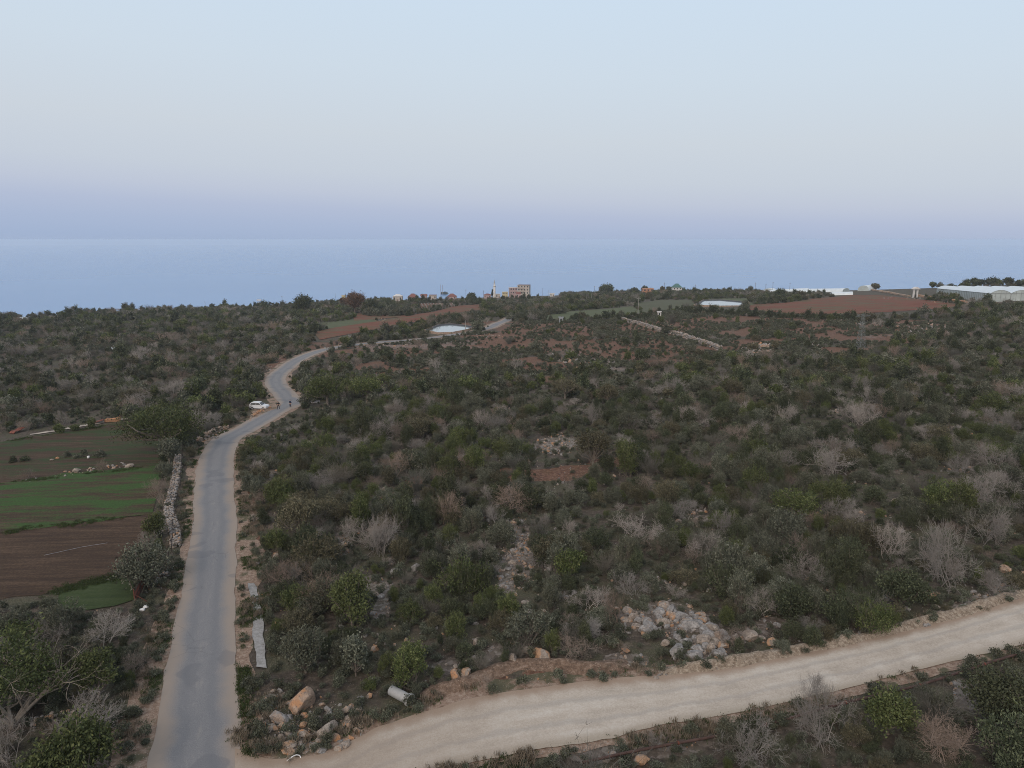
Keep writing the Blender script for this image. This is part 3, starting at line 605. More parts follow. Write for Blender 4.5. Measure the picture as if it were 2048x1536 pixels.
# ------------------------------------------------------------------ where plants may stand
KEEP = []
rp = np.stack(proj(np.column_stack([offset(RC, -RW - .4), H(*offset(RC, -RW - .4).T)]))[:2], 1); rq = np.stack(proj(np.column_stack([offset(RC, RW + .4), H(*offset(RC, RW + .4).T)]))[:2], 1)
_far = RCd < 285
KEEP.append(('road', np.vstack([rp[_far], rq[_far][::-1]]).tolist()))
KEEP.append(('track', TU + TL[::-1]))
KEEP.append(('field', [(-420, 905), (0, 868), (258, 836), (300, 850), (330, 860), (325, 940), (322, 1000), (302, 1030), (296, 1120), (262, 1150), (270, 1205), (115, 1222), (110, 1190), (0, 1205), (-420, 1280)]))
KEEP.append(('pool', [(852, 670), (875, 652), (945, 652), (945, 662), (900, 672)]))
KEEP.append(('pool2', [(1388, 616), (1405, 603), (1492, 603), (1482, 616)]))
KEEP.append(('strip', [(488, 1160), (518, 1160), (540, 1250), (540, 1345), (500, 1345)]))
KEEP.append(('red1', [(625, 664), (700, 650), (800, 635), (860, 625), (905, 613), (960, 609), (965, 620), (915, 626), (840, 643), (770, 655), (700, 668), (640, 680)]))
KEEP.append(('red2', [(706, 626), (740, 630), (810, 630), (812, 636), (740, 642), (708, 643)]))
KEEP.append(('green1', [(590, 656), (640, 646), (745, 639), (755, 643), (700, 652), (600, 665)]))
KEEP.append(('vine', [(832, 608), (910, 606), (908, 612), (838, 622)]))
KEEP.append(('green2', [(1090, 632), (1137, 623), (1262, 613), (1290, 625), (1230, 634), (1090, 641)]))
KEEP.append(('brown2', [(1262, 608), (1320, 600), (1385, 600), (1392, 614), (1290, 626)]))
KEEP.append(('green3', [(1412, 598), (1500, 597), (1510, 611), (1412, 605)]))
KEEP.append(('red3', [(1495, 611), (1567, 606), (1634, 597), (1700, 591), (1767, 591), (1834, 599), (1925, 611), (1847, 621), (1714, 629), (1567, 628), (1495, 620)]))
KEEP.append(('meadow', [(1700, 572), (1872, 570), (1872, 600), (1800, 596), (1700, 590)]))
KEEP.append(('glass', [(1865, 577), (2300, 577), (2300, 612), (1990, 608), (1865, 592)]))
KEEP.append(('tunnels', [(1512, 578), (1600, 574), (1710, 582), (1700, 592), (1600, 592), (1512, 584)]))
KEEP.append(('heap', [(1238, 1232), (1290, 1208), (1430, 1215), (1445, 1300), (1400, 1332), (1330, 1330), (1255, 1290)]))
KEEP.append(('heap', [(1012, 1045), (1048, 1038), (1072, 1120), (1052, 1170), (1030, 1205), (1008, 1190), (1000, 1150), (985, 1115), (1015, 1085)]))
KEEP.append(('heap', [(735, 1215), (755, 1165), (790, 1170), (785, 1235), (750, 1250)])); KEEP.append(('heap', [(1090, 895), (1110, 878), (1150, 882), (1150, 912), (1085, 915)])); KEEP.append(('heap', [(1060, 937), (1120, 930), (1250, 921), (1252, 926), (1130, 938), (1070, 943)]))
KEEP.append(('heap', [(670, 1100), (690, 1070), (720, 1080), (700, 1105)])); KEEP.append(('heap', [(1480, 1285), (1495, 1255), (1560, 1255), (1570, 1280), (1550, 1300)]))
KEEP.append(('heap', [(240, 1150), (345, 1138), (342, 1245), (235, 1235)])); KEEP.append(('heap', [(338, 905), (378, 898), (388, 950), (374, 1020), (370, 1105), (332, 1125), (325, 1010), (338, 960)]))
KEEP.append(('low', [(480, 1540), (900, 1530), (900, 1660), (480, 1760)]))
KEEP.append(('low', [(840, 1545), (1000, 1516), (1193, 1483), (1331, 1450), (1420, 1436), (1432, 1475), (1180, 1560), (840, 1600)])); KEEP.append(('low', [(1700, 1385), (1900, 1335), (2048, 1298), (2200, 1260), (2200, 1290), (2048, 1335), (1830, 1392)]))
KEEP.append(('road', [(965, 664), (985, 648), (1012, 634), (1030, 630), (1034, 638), (1005, 662)]));
KEEP.append(('car', [(503, 800), (612, 792), (600, 822), (545, 838), (520, 848)])); KEEP.append(('village', [(780, 597), (1120, 590), (1120, 602), (780, 606)])); KEEP.append(('bankzone', [(845, 1412), (930, 1352), (1080, 1315), (1275, 1322), (1280, 1348), (1100, 1355), (960, 1380), (870, 1420)]))
KEEP.append(('car', [(498, 828), (500, 800), (545, 798), (560, 812), (530, 832)]))
def blocked(px, py, pyt=None, names=None):
    b = np.zeros(np.shape(px), bool)
    for n, poly in KEEP:
        if names and n not in names: continue
        b |= inpoly(px, py, poly)
        if pyt is not None and n in ('road', 'track', 'heap', 'low', 'field', 'pool', 'pool2', 'strip', 'car', 'red3', 'red1'): b |= inpoly(px, pyt, poly)
    return b
def scatter(r0, r1, step, rng, az=41):
    n = int(math.radians(2 * az) / 2 * (r1 * r1 - r0 * r0) / step ** 2); r = np.sqrt(rng.uniform(r0 * r0, r1 * r1, n)); a = rng.uniform(-az, az, n) * math.pi / 180
    x, y = r * np.sin(a), r * np.cos(a); c = np.floor(np.stack([x, y], 1) / (step * .72)); _, i = np.unique(c, axis=0, return_index=True)
    return x[i], y[i], np.hypot(x[i], y[i])
def stuff_points(name, P, rot, scl, pick, protos, label):
    """one object of many small plants or stones"""
    me = bpy.data.meshes.new(name); me.vertices.add(len(P)); me.vertices.foreach_set('co', np.asarray(P, np.float32).ravel())
    a = me.attributes.new('rot', 'FLOAT_VECTOR', 'POINT'); a.data.foreach_set('vector', np.asarray(rot, np.float32).ravel())
    a = me.attributes.new('scl', 'FLOAT_VECTOR', 'POINT'); a.data.foreach_set('vector', np.asarray(scl, np.float32).ravel())
    a = me.attributes.new('pick', 'INT', 'POINT'); a.data.foreach_set('value', np.asarray(pick, np.int32))
    o = link(name, me); ng = bpy.data.node_groups.new(name, 'GeometryNodeTree')
    ng.interface.new_socket('Geometry', in_out='INPUT', socket_type='NodeSocketGeometry'); ng.interface.new_socket('Geometry', in_out='OUTPUT', socket_type='NodeSocketGeometry')
    nn, ll = ng.nodes, ng.links; gi, go = nn.new('NodeGroupInput'), nn.new('NodeGroupOutput'); jo = nn.new('GeometryNodeJoinGeometry'); ip = nn.new('GeometryNodeInstanceOnPoints')
    for pr in protos:
        oi = nn.new('GeometryNodeObjectInfo'); oi.transform_space = 'ORIGINAL'; oi.inputs['Object'].default_value = pr; oi.inputs['As Instance'].default_value = True; ll.new(oi.outputs['Geometry'], jo.inputs[0])
    ll.new(gi.outputs[0], ip.inputs['Points']); ll.new(jo.outputs[0], ip.inputs['Instance']); ip.inputs['Pick Instance'].default_value = True
    for an, tp, sk in (('rot', 'FLOAT_VECTOR', 'Rotation'), ('scl', 'FLOAT_VECTOR', 'Scale'), ('pick', 'INT', 'Instance Index')):
        na = nn.new('GeometryNodeInputNamedAttribute'); na.data_type = tp; na.inputs['Name'].default_value = an; ll.new(na.outputs['Attribute'], ip.inputs[sk])
    ll.new(ip.outputs[0], go.inputs[0]); md = o.modifiers.new('scatter', 'NODES'); md.node_group = ng
    return tag(o, label, None, None, 'stuff')
def ghost(me, name): return bpy.data.objects.new(name, me)     # carries a mesh for the scatter node tree only; never placed in the scene

# landmarks for telling plants and stones apart in words
LM = [(330, 1500, 'the asphalt road by the bottom edge'), (60, 1440, 'the low stone row in the left thicket'), (150, 1500, 'the big bottom left green bush'), (60, 1300, 'the bleached limb tree'), (230, 1290, 'the bare brambly shrub under the gate'),
      (230, 1220, 'the rusty gate'), (340, 1120, 'the stone wall by the asphalt road'), (640, 1440, 'the boulders at the road corner'), (610, 1320, 'the two olive trees by the road'), (530, 1240, 'the pale concrete strip'),
      (805, 1360, 'the concrete pipe'), (930, 1340, 'the tan and orange boulder'), (1050, 1300, 'the earth bank boulders'), (1340, 1250, 'the grey boulder heap'), (1520, 1270, 'the grey boulder beside the track'),
      (1690, 1230, 'the paired rocks above the track'), (1870, 1194, 'the pale rock near the track'), (2009, 1143, 'the bright orange boulder'), (705, 1200, 'the tall yellow-green bush'), (763, 1090, 'the large pale bare shrub'),
      (892, 1030, 'the tan V-crowned bare shrub'), (840, 960, 'the reddish clearing'), (600, 1050, 'the brownish roadside olive'), (520, 930, 'the road below the bend'), (1035, 1080, 'the stony gully'), (1025, 1190, 'the foot of the stony gully'),
      (1130, 935, 'the short red earth path'), (1186, 900, 'the tall round-headed olive'), (1232, 1200, 'the tall tan bare shrub'), (1305, 1090, 'the reddish mid-scrub bare shrub'), (1525, 1210, 'the upright bare shrub'), (1445, 1060, 'the ragged bare shrub'),
      (1590, 1020, 'the flat-topped light green bush'), (1772, 1090, 'the left twin bare shrub'), (1885, 1120, 'the widest bare shrub'), (1972, 1050, 'the single-trunk bare tree'), (1665, 910, 'the white bare shrub'), (1990, 905, 'the fan-shaped bare shrub'),
      (1510, 870, 'the fine grey bare shrub'), (1850, 880, 'the dense upper right scrub'), (1400, 800, 'the scrub below the red earth'), (1642, 1430, 'the big silvery bare shrub'), (1505, 1480, 'the tangled brown bare shrub'), (1280, 1515, 'the boulder under the rusty pipe'),
      (1868, 1480, 'the small reddish bare shrub'), (1990, 1420, 'the large dark corner bush'), (1775, 1440, 'the leafy bush below the track'), (1000, 1525, 'the lower verge of the track'), (250, 800, 'the pale field path'), (500, 780, 'the parked white car'), (100, 700, 'the far left scrub'),
      (655, 780, 'the many-stemmed thicket tree'), (740, 800, 'the pale flat rock past the bend'), (965, 830, 'the pale spiky bare shrub'), (1570, 820, 'the tan-capped bare tree'), (1265, 840, 'the small neat bare tree'), (700, 1345, 'the narrower roadside olive'), (830, 1140, 'the white-capped rock'),
      (1100, 1130, 'the large grey gully boulder'), (1580, 1200, 'the dense dark trackside bush'), (1800, 1180, 'the broad dark bush'), (200, 1370, 'the fresh green thicket bush'), (154, 940, 'the field stone row'), (1110, 725, 'the stony red earth edge'), (1515, 700, 'the boulder pile'), (1900, 655, 'the far rock band'), (800, 690, 'the stones past the bend'), (1960, 606, 'the greenhouse')]
LMX = np.array([(a, b) for a, b, _ in LM], float)
def where(px, py):
    i = int(np.argmin((LMX[:, 0] - px) ** 2 + ((LMX[:, 1] - py) * 1.5) ** 2)); dx, dy = px - LMX[i, 0], (py - LMX[i, 1]) * 1.5
    return (('right of ' if dx > 0 else 'left of ') if abs(dx) > abs(dy) else ('in front of ' if dy > 0 else 'behind ')) + LM[i][2]
ORD = ['leftmost', 'second from left', 'third from left', 'fourth from left', 'fifth from left', 'sixth from left', 'seventh from left', 'eighth from left', 'ninth from left']
def single_out(L):
    """L: (object, label, photo x): things that would share a label are told apart from left to right"""
    D = {}
    for o, lab, x in L: D.setdefault(lab, []).append((x, o))
    for lab, v in D.items():
        v.sort(key=lambda t: t[0])
        for k, (x, o) in enumerate(v):
            pre = '' if len(v) == 1 else (('left ' if k == 0 else 'right ') if len(v) == 2 else ('rightmost ' if k == len(v) - 1 else ORD[min(k, 8)] + ' '))
            lab2 = pre + lab
            o['label'] = lab2 if len(lab2.split()) <= 16 else pre + ' '.join(lab.split()[1:])

# ------------------------------------------------------------------ hand-placed plants
CAPS = []; HAND = []      # (x, y, radius) kept free of scattered plants
def hand(px, py, wpx):
    p = G(px, py); w = wpx * mpp(p); HAND.append((p[0], p[1], w * .36)); return p, w
# (base x, base y, width, height in photo pixels, mesh index, label)
BS = [(763, 1112, 84, 104, 1, 'large pale bare shrub standing behind stones near the asphalt road'), (892, 1048, 66, 86, 3, 'tan bare shrub with a V shaped crown in the middle of the scrub'),
      (1665, 952, 100, 82, 4, 'white many-branched bare shrub in the upper scrub'), (1990, 935, 84, 62, 2, 'fan-shaped bare shrub low over a stone row near the right edge'), (1772, 1120, 84, 96, 1, 'left one of the twin grey bare shrubs above the dirt track'),
      (1885, 1170, 135, 150, 5, 'widest bare shrub above the dirt track, right one of the twin shrubs'), (1972, 1090, 92, 110, 4, 'bare tree with a single thin trunk near the right edge'), (1525, 1232, 76, 66, 1, 'upright bare shrub with few thick stems just above the dirt track'),
      (1642, 1490, 150, 145, 5, 'big silvery bare shrub under the dirt track by the rusty pipe'), (1505, 1512, 150, 110, 2, 'tangled brown bare shrub left of the big silvery one under the dirt track'), (1868, 1512, 120, 90, 0, 'small reddish bare shrub under the dirt track'),
      (1232, 1255, 64, 108, 3, 'tall tan bare shrub left of the grey boulder heap'), (965, 850, 42, 40, 2, 'pale spiky bare shrub below the red earth ground'), (1265, 862, 32, 36, 1, 'small neat bare tree in the middle upper scrub'),
      (1186, 850, 40, 58, 4, 'twin-topped bare shrub beside a rounded olive'), (1720, 782, 62, 42, 2, 'broad pale bare shrub right under the lattice pylon'), (1572, 850, 56, 60, 4, 'thin bare tree with a tan cap in the upper scrub'),
      (1370, 1040, 80, 46, 5, 'low spreading bare shrub in the scrub left of the twin shrubs'), (1445, 1075, 56, 70, 1, 'ragged bare shrub between two dark bushes right of the stony gully'), (1140, 1068, 36, 44, 4, 'pale bare shrub beside the stony gully'),
      (1305, 1110, 62, 48, 0, 'reddish bare shrub in the middle of the scrub'), (1388, 1130, 50, 46, 3, 'small pinkish bare shrub right of the reddish one'), (990, 1050, 46, 52, 4, 'stemmy bare shrub left of the stony gully'),
      (700, 1075, 60, 50, 2, 'bare brush left of the large pale bare shrub'), (1720, 850, 70, 50, 5, 'grey bare shrub by the pale stone row'), (1510, 880, 60, 50, 1, 'fine grey bare shrub in the middle of the upper scrub'),
      (1340, 760, 50, 40, 2, 'grey bare shrub just below the red earth ground'), (20, 1530, 120, 120, 5, 'grey bare shrub in the lower left corner'), (215, 1290, 110, 76, 1, 'bare brambly shrub under the rusty gate'), (268, 1350, 60, 56, 0, 'small bare shrub on the road side of the thicket'),
      (325, 1005, 56, 70, 3, 'pinkish bare shrub by the stone wall left of the asphalt road'), (60, 958, 34, 28, 3, 'small pinkish bare shrub on the edge of the green field'), (206, 945, 30, 34, 0, 'bare shrub growing out of the stone row in the field'),
      (975, 1378, 36, 40, 3, 'dry bare shrub on the earth bank above the dirt track'), (1310, 1500, 40, 60, 4, 'thin bare sapling on the lower verge of the dirt track'), (1620, 1395, 60, 70, 4, 'thin dark twigs at the lower edge of the dirt track'),
      (300, 1090, 40, 40, 2, 'bare twigs beside the cypress-like bush'), (1920, 950, 60, 52, 1, 'leaning bare branches left of the fan-shaped shrub'), (420, 800, 40, 30, 0, 'reddish bare shrub above the carob tree'), (90, 830, 50, 34, 3, 'pinkish bare shrub above the field path'),
      (128, 850, 34, 38, 2, 'pale bare sapling above the field path'), (285, 720, 60, 30, 5, 'pale bare shrub in the far scrub left of the road')]
for px, py, w, h, k, lab in BS:
    p, W = hand(px, py, w * .8); W = w * mpp(p); _r = math.hypot(p[0], p[1]); _t = 1 - (h * mpp(p) * .7 + .5) / _r; CAPS.append((p[0] * _t, p[1] * _t, W * .55 + .6)); o = link('bare_shrub', BARE[k], None, p, RNG.uniform(0, 6.28)); me = BARE[k]; d = 2.9
    bb = np.array([v[:] for v in o.bound_box]); o.scale = (W / np.ptp(bb[:, 0]), W / np.ptp(bb[:, 1]), h * mpp(p) * 1.05 / np.ptp(bb[:, 2])); tag(o, lab, 'bare shrub')
def tree(name, px, py, w, h, cls, label, cat='tree', trunk=.25, nsh=220, per=22, L=None, nl=7, airy=.5, seed=0, sig=None, lobes=None, branches=26):
    """trunk and limbs under a crown of leaf tufts"""
    rng = np.random.default_rng(100 + seed); p, W = hand(px, py, w); Hh = h * mpp(p); t0 = trunk * Hh; L = L or max(.16, mpp(p) * 2.6)
    if lobes is None:
        lobes = [(0, 0, t0 + (Hh - t0) * .5, W * .38, W * .38, (Hh - t0) * .5)]
        for _ in range(nl):
            a = rng.uniform(0, 6.28); d = rng.uniform(.15, .36) * W; s = rng.uniform(.6, 1)
            lobes.append((d * math.cos(a), d * math.sin(a), t0 + (Hh - t0) * rng.uniform(.3, .72), W * .22 * s, W * .22 * s, (Hh - t0) * .30 * s))
    else: lobes = [(x * W, y * W, z * Hh, rx * W, ry * W, rz * Hh) for x, y, z, rx, ry, rz in lobes]
    fm, tips = foliage_mesh('crown', rng, lobes, nsh, per, L, L * .5, FM[cls], sig or .06 * W, .35, airy, 0)
    o = empty(name, p, rng.uniform(0, 1), label, cat); link('crown', fm, o)
    S = []; top = np.array([0, 0, max(t0 * 1.1, .3)]); r = max(.05, W * .03); S.append((0, 0, -.2, top[0], top[1], top[2] * .6, r * 1.4, r)); S.append((0, 0, top[2] * .6, *top, r, r * .9))
    for i in rng.choice(len(tips), min(branches, len(tips)), replace=False):
        m = top * .4 + tips[i] * .6 + rng.normal(0, .05 * W, 3); S += [(*top, *m, r * .55, r * .3), (*m, *tips[i], r * .3, r * .12)]
    V, F = tubes(S, 6); link('trunk', mesh_np('trunk', V, F, [m_bark], smooth=True), o); return o
def limb_tree(px, py, w, h, label, lean, seed, cls='carob'):
    """tree with bleached bare limbs sticking out of the leaves"""
    rng = np.random.default_rng(seed); p, W = hand(px, py, w); Hh = h * mpp(p); o = empty('carob_tree', p, 0, label, 'tree')
    lob = [(0, 0, Hh * .5, W * .3, W * .3, Hh * .4)] + [(rng.uniform(-.3, .3) * W, rng.uniform(-.3, .3) * W, Hh * rng.uniform(.25, .7), W * .2, W * .2, Hh * .2) for _ in range(8)]
    fm, tips = foliage_mesh('crown', rng, lob, 330, 16, .26, .12, FM[cls], .26, .3, .45, 0); link('crown', fm, o)
    S, T = [], []
    for k in range(7):
        a = rng.uniform(0, 6.28); grow(rng, np.array([0, 0, .2]), np.array([math.cos(a) * .9 + lean, math.sin(a) * .9, .8]), Hh * .42, .13, 3, S, T, (2, 3), .55, .12, .66, .25, 3, .55)
    V, F = tubes(S, 5); link('limbs', mesh_np('limbs', V, F, [plain('bleached_limb', (.30, .255, .21), .9, 0, .25, 5)], smooth=True), o)
    V, F = tubes([(0, 0, -.2, 0, 0, .6, .28, .2)], 8); link('trunk', mesh_np('trunk', V, F, [m_bark]), o); return o
limb_tree(25, 1455, 230, 235, 'spreading tree with bleached bare limbs at the left edge of the photo', .2, 5)
tree('carob_tree', 330, 905, 175, 96, 'carob', 'big dark carob tree spreading over the corner of the upper field', nsh=420, per=22, nl=11, seed=1, L=.34, airy=.55)
tree('olive_tree', 340, 932, 62, 60, 'grey', 'silvery olive tree at the head of the stone wall by the asphalt road', nsh=170, seed=2, L=.26)
tree('juniper_bush', 311, 1082, 50, 60, 'yellow', 'dense upright green bush between the ploughed field and the stone wall', 'bush', .05, 150, 22, seed=3, L=.22, lobes=[(0, 0, .45, .42, .42, .45), (.1, 0, .7, .28, .28, .3), (-.15, 0, .3, .3, .3, .3)])
tree('olive_tree', 292, 1168, 128, 92, 'grey', 'wide airy olive tree beside the rusty gate', trunk=.06, nsh=340, per=16, seed=4, L=.26, branches=80, airy=.35)
tree('olive_tree', 612, 1345, 105, 100, 'grey', 'larger of the two olive trees right of the concrete strip', trunk=.06, nsh=300, per=18, seed=5, L=.20, branches=70, airy=.4)
tree('olive_tree', 712, 1352, 66, 92, 'grey', 'narrower of the two olive trees right of the concrete strip', trunk=.06, nsh=200, per=18, seed=6, L=.20, branches=50, airy=.4)
tree('pistachio_bush', 705, 1252, 110, 112, 'yellow', 'tall bright yellow-green bush beside a heap of pale stones', 'bush', .1, 300, 20, seed=7, L=.22)
tree('pistachio_bush', 200, 1400, 90, 110, 'yellow', 'fresh green bush in the middle of the left thicket', 'bush', .1, 230, 20, seed=8, L=.22)
tree('pistachio_bush', 160, 1600, 190, 175, 'yellow', 'big bright green bush at the bottom edge left of the asphalt road', 'bush', .15, 420, 20, seed=9, L=.24, branches=40)
tree('olive_tree', 1186, 945, 74, 88, 'brown', 'tall round-headed brownish olive by the short red earth path', nsh=200, seed=10, L=.26, branches=50)
tree('olive_tree', 1215, 812, 52, 44, 'brown', 'rounded tan olive in the upper scrub', nsh=130, seed=11, L=.3)
tree('olive_tree', 1130, 800, 60, 44, 'brown', 'wide brownish olive left of the rounded tan one', nsh=140, seed=12, L=.3)
tree('olive_tree', 600, 1075, 86, 88, 'brown', 'brownish olive near the asphalt road opposite the green field', trunk=.06, nsh=280, seed=13, L=.26)
tree('thicket_tree', 655, 810, 90, 62, 'yellow', 'yellowish many-stemmed thicket tree right of the road bend', nsh=260, seed=14, L=.34, branches=70, airy=.4)
tree('thicket_tree', 735, 800, 90, 50, 'yellow', 'yellow-green bush right of the many-stemmed thicket tree', nsh=220, seed=15, L=.34)
tree('thicket_tree', 500, 900, 10, 8, 'dark', 'tiny dark bush on the inner edge of the bend', nsh=30, seed=16) if False else None
tree('evergreen_bush', 1135, 1160, 70, 66, 'yellow', 'glossy green bush at the foot of the stony gully', 'bush', .08, 180, 20, seed=17, L=.22)
tree('evergreen_bush', 1800, 1215, 110, 84, 'dark', 'broad dark green bush below the twin bare shrubs', 'bush', .05, 280, 20, seed=18, L=.22)
tree('evergreen_bush', 1580, 1240, 90, 76, 'dark', 'dense dark bush right of the upright bare shrub', 'bush', .05, 230, 20, seed=19, L=.22)
tree('evergreen_bush', 1775, 1468, 120, 92, 'yellow', 'leafy green bush at the lower edge of the dirt track', 'bush', .05, 300, 20, seed=20, L=.2)
tree('evergreen_bush', 1990, 1440, 150, 110, 'dark', 'large dark bush under the rusty pipe near the right edge', 'bush', .05, 360, 20, seed=21, L=.22)
tree('pistachio_bush', 1590, 1040, 100, 62, 'yellow', 'flat-topped light green bush in the scrub left of the twin bare shrubs', 'bush', .2, 220, 20, seed=22, L=.24)
# distant trees that can be told apart
tree('carob_tree', 608, 630, 44, 40, 'dark', 'round dark tree standing above the scrub left of the far fields', nsh=260, seed=30, trunk=.1)
tree('plane_tree', 710, 628, 50, 45, 'rust', 'tall reddish-brown tree on the ridge behind the far green field', nsh=260, seed=31, trunk=.25, airy=.35, branches=60)
tree('carob_tree', 738, 628, 42, 26, 'dark', 'dark round tree right of the reddish-brown one', nsh=200, seed=32, trunk=.1)
tree('poplar_tree', 692, 618, 26, 24, 'rust', 'small bare-looking tree left of the reddish-brown one', nsh=60, seed=33, trunk=.3, branches=60)
tree('carob_tree', 1215, 590, 32, 22, 'dark', 'tall dark tree on the skyline right of the village', nsh=150, seed=34, trunk=.1)
tree('carob_tree', 1205, 590, 20, 16, 'brown', 'brownish tree against the left flank of the tall skyline tree', nsh=90, trunk=.05, seed=35)
tree('carob_tree', 1268, 590, 18, 15, 'dark', 'small round tree on the skyline left of the orange house', nsh=90, trunk=.08, seed=36)
tree('carob_tree', 1289, 588, 16, 16, 'dark', 'round tree just behind the orange house', nsh=90, trunk=.08, seed=37)
tree('carob_tree', 1325, 586, 10, 14, 'brown', 'narrow tree on the skyline between the orange and the green-roofed house', nsh=60, trunk=.08, seed=38)
tree('carob_tree', 1337, 586, 13, 13, 'dark', 'dark tree touching the green-roofed house', nsh=70, trunk=.08, seed=39)
tree('cypress_tree', 985, 595, 5, 16, 'dark', 'slim dark cypress beside the minaret', nsh=60, per=16, seed=40, trunk=.05, lobes=[(0, 0, .5, .4, .4, .5), (0, 0, .3, .5, .5, .3)])
tree('carob_tree', 943, 597, 18, 12, 'dark', 'rounded dark tree in the village left of the minaret', nsh=90, trunk=.08, seed=41)
tree('carob_tree', 888, 595, 14, 11, 'dark', 'dark tree at the foot of the twin towers', nsh=70, trunk=.08, seed=42)
tree('almond_tree', 1751, 580, 18, 14, 'brown', 'round pale tree standing beside the white plastic tunnels', nsh=60, seed=43, trunk=.1, branches=40)
tree('carob_tree', 1865, 576, 16, 12, 'dark', 'small tree behind the left end of the big greenhouse', nsh=80, trunk=.05, seed=44)
for i, (x, w, h) in enumerate([(1948, 22, 17), (1962, 16, 14), (1985, 30, 18), (2016, 22, 18), (2036, 16, 12), (2052, 22, 14)]):
    tree('carob_tree', x, 573, w, h, 'dark', ['leftmost', 'second', 'broadest', 'fourth', 'smallest', 'rightmost'][i] + ' tree of the clump behind the big greenhouse', nsh=120, trunk=.04, seed=50 + i)['group'] = 'trees behind the big greenhouse'
for i, (x, y, w, h) in enumerate([(1558, 602, 26, 24), (1571, 600, 18, 12), (1565, 606, 20, 12), (1501, 606, 11, 9)]):
    tree('carob_tree', x, y, w, h, 'dark', ['tallest dark tree left of the far red field', 'dark tree behind the tallest one left of the far red field', 'bushy tree in front of the far red field corner', 'small dark tree beside the second reservoir'][i], nsh=110, seed=60 + i)
for i, (x, w, h) in enumerate([(41, 0, 0), (45, 0, 0)]): pass
ONES = 'first second third fourth fifth sixth seventh eighth ninth tenth eleventh twelfth thirteenth fourteenth fifteenth sixteenth seventeenth eighteenth nineteenth'.split()
def nth(k): return ONES[k - 1] if k < 20 else (['twentieth', 'thirtieth', 'fortieth'][k // 10 - 2] if k % 10 == 0 else ['twenty', 'thirty', 'forty'][k // 10 - 2] + '-' + ONES[k % 10 - 1])
def bushrow(pts, hpx, cls, name, label, cat, group, seed, n=None, jitter=.3):
    P = pix(pts); P = resample(P, 1.0); m = n or max(3, int(len(P) / 4)); rng = np.random.default_rng(seed); src = [PROTO[cls][k % len(PROTO[cls])] for k in range(3)]; row = []
    for i in range(m):
        q = P[int((i + .5) / m * len(P))]; s = hpx * mpp(q) / 2.1 * rng.uniform(.8, 1.2); x, y = q[0] + rng.normal(0, jitter), q[1] + rng.normal(0, jitter)
        HAND.append((x, y, s * .8)); o = empty(name, (x, y, float(H(x, y)) - .1), rng.uniform(0, 6.28), label, cat, group); o.scale = (s, s, s); link('crown' if 'tree' in name else 'foliage', src[i % 3][2], o); row.append((x / y, o))
    row.sort(key=lambda t: t[0])
    for k, (_, o) in enumerate(row): o['label'] = nth(k + 1) + ' ' + label + ', from left'
bushrow([(730, 632), (760, 633), (795, 632), (815, 628)], 16, 'grey', 'olive_tree', 'grove olive in the front row above the far red field', 'tree', 'grove olives above the far red field', 71, 14)
bushrow([(735, 626), (770, 626), (800, 624)], 13, 'grey', 'olive_tree', 'grove olive in the rear row above the far red field', 'tree', 'grove olives above the far red field', 72, 12)
bushrow([(825, 604), (860, 606), (900, 605), (935, 603), (965, 607)], 10, 'dark', 'orchard_tree', 'dark orchard tree in the band behind the vineyard', 'tree', 'orchard trees behind the vineyard', 73, 26)
bushrow([(1022, 642), (1045, 641), (1070, 640), (1092, 640)], 14, 'grey', 'olive_tree', 'grey olive in the front row right of the road end', 'tree', 'olives right of the road end', 74, 12)
bushrow([(1035, 634), (1060, 632), (1090, 630), (1130, 627)], 13, 'grey', 'olive_tree', 'grey olive in the rear row right of the road end', 'tree', 'olives right of the road end', 75, 16)
bushrow([(1230, 641), (1255, 640), (1280, 637), (1300, 634)], 11, 'dark', 'hedge_bush', 'dark bush in the row at the head of the long stone wall', 'bush', 'bushes at the head of the long stone wall', 76, 12)
bushrow([(1370, 626), (1420, 628), (1470, 630), (1520, 634), (1570, 636), (1620, 638), (1690, 641), (1740, 640)], 13, 'dark', 'hedge_bush', 'dark bush in the long row under the far red field', 'bush', 'bushes under the far red field', 77, 46)
bushrow([(920, 640), (905, 645), (880, 650), (840, 652), (820, 656)], 13, 'dark', 'hedge_bush', 'dark bush in the belt above the white reservoir', 'bush', 'bushes above the white reservoir', 78, 18)
bushrow([(950, 634), (925, 636), (890, 641), (860, 645)], 13, 'grey', 'hedge_bush', 'greyish bush in the belt above the white reservoir', 'bush', 'greyish bushes above the white reservoir', 79, 16)
bushrow([(1560, 592), (1600, 590), (1625, 590), (1650, 592)], 9, 'dark', 'hedge_bush', 'dark bush in front of the long white tunnels', 'bush', 'bushes in front of the long white tunnels', 80, 12)
bushrow([(1872, 592), (1910, 595), (1950, 599), (1985, 604)], 5, 'dark', 'garden_shrub', 'little round shrub planted along the big greenhouse wall', 'shrub', 'shrubs along the greenhouse wall', 81, 11)
bushrow([(1004, 600), (1030, 600), (1055, 599), (1078, 598)], 9, 'dark', 'village_tree', 'dark village tree in front of the tall apartment building', 'tree', 'village trees', 86, 9)
bushrow([(788, 600), (830, 600), (870, 600), (915, 599)], 6, 'dark', 'village_tree', 'low village tree in front of the red roofed houses', 'tree', 'low village trees', 87, 12)
bushrow([(104, 868), (145, 862), (198, 855)], 17, 'yellow', 'citrus_bush', 'small clipped green bush by the pale field path', 'bush', 'small bushes by the field path', 82, 3, 0)
bushrow([(28, 925), (48, 922)], 16, 'dark', 'field_bush', 'dark bush standing in the upper field near the left edge', 'bush', 'bushes in the upper field', 83, 2)
bushrow([(195, 912), (215, 912), (130, 915), (150, 915)], 14, 'grey', 'field_bush', 'grey-green bush by the stones in the upper field', 'bush', 'grey bushes in the upper field', 84, 5)

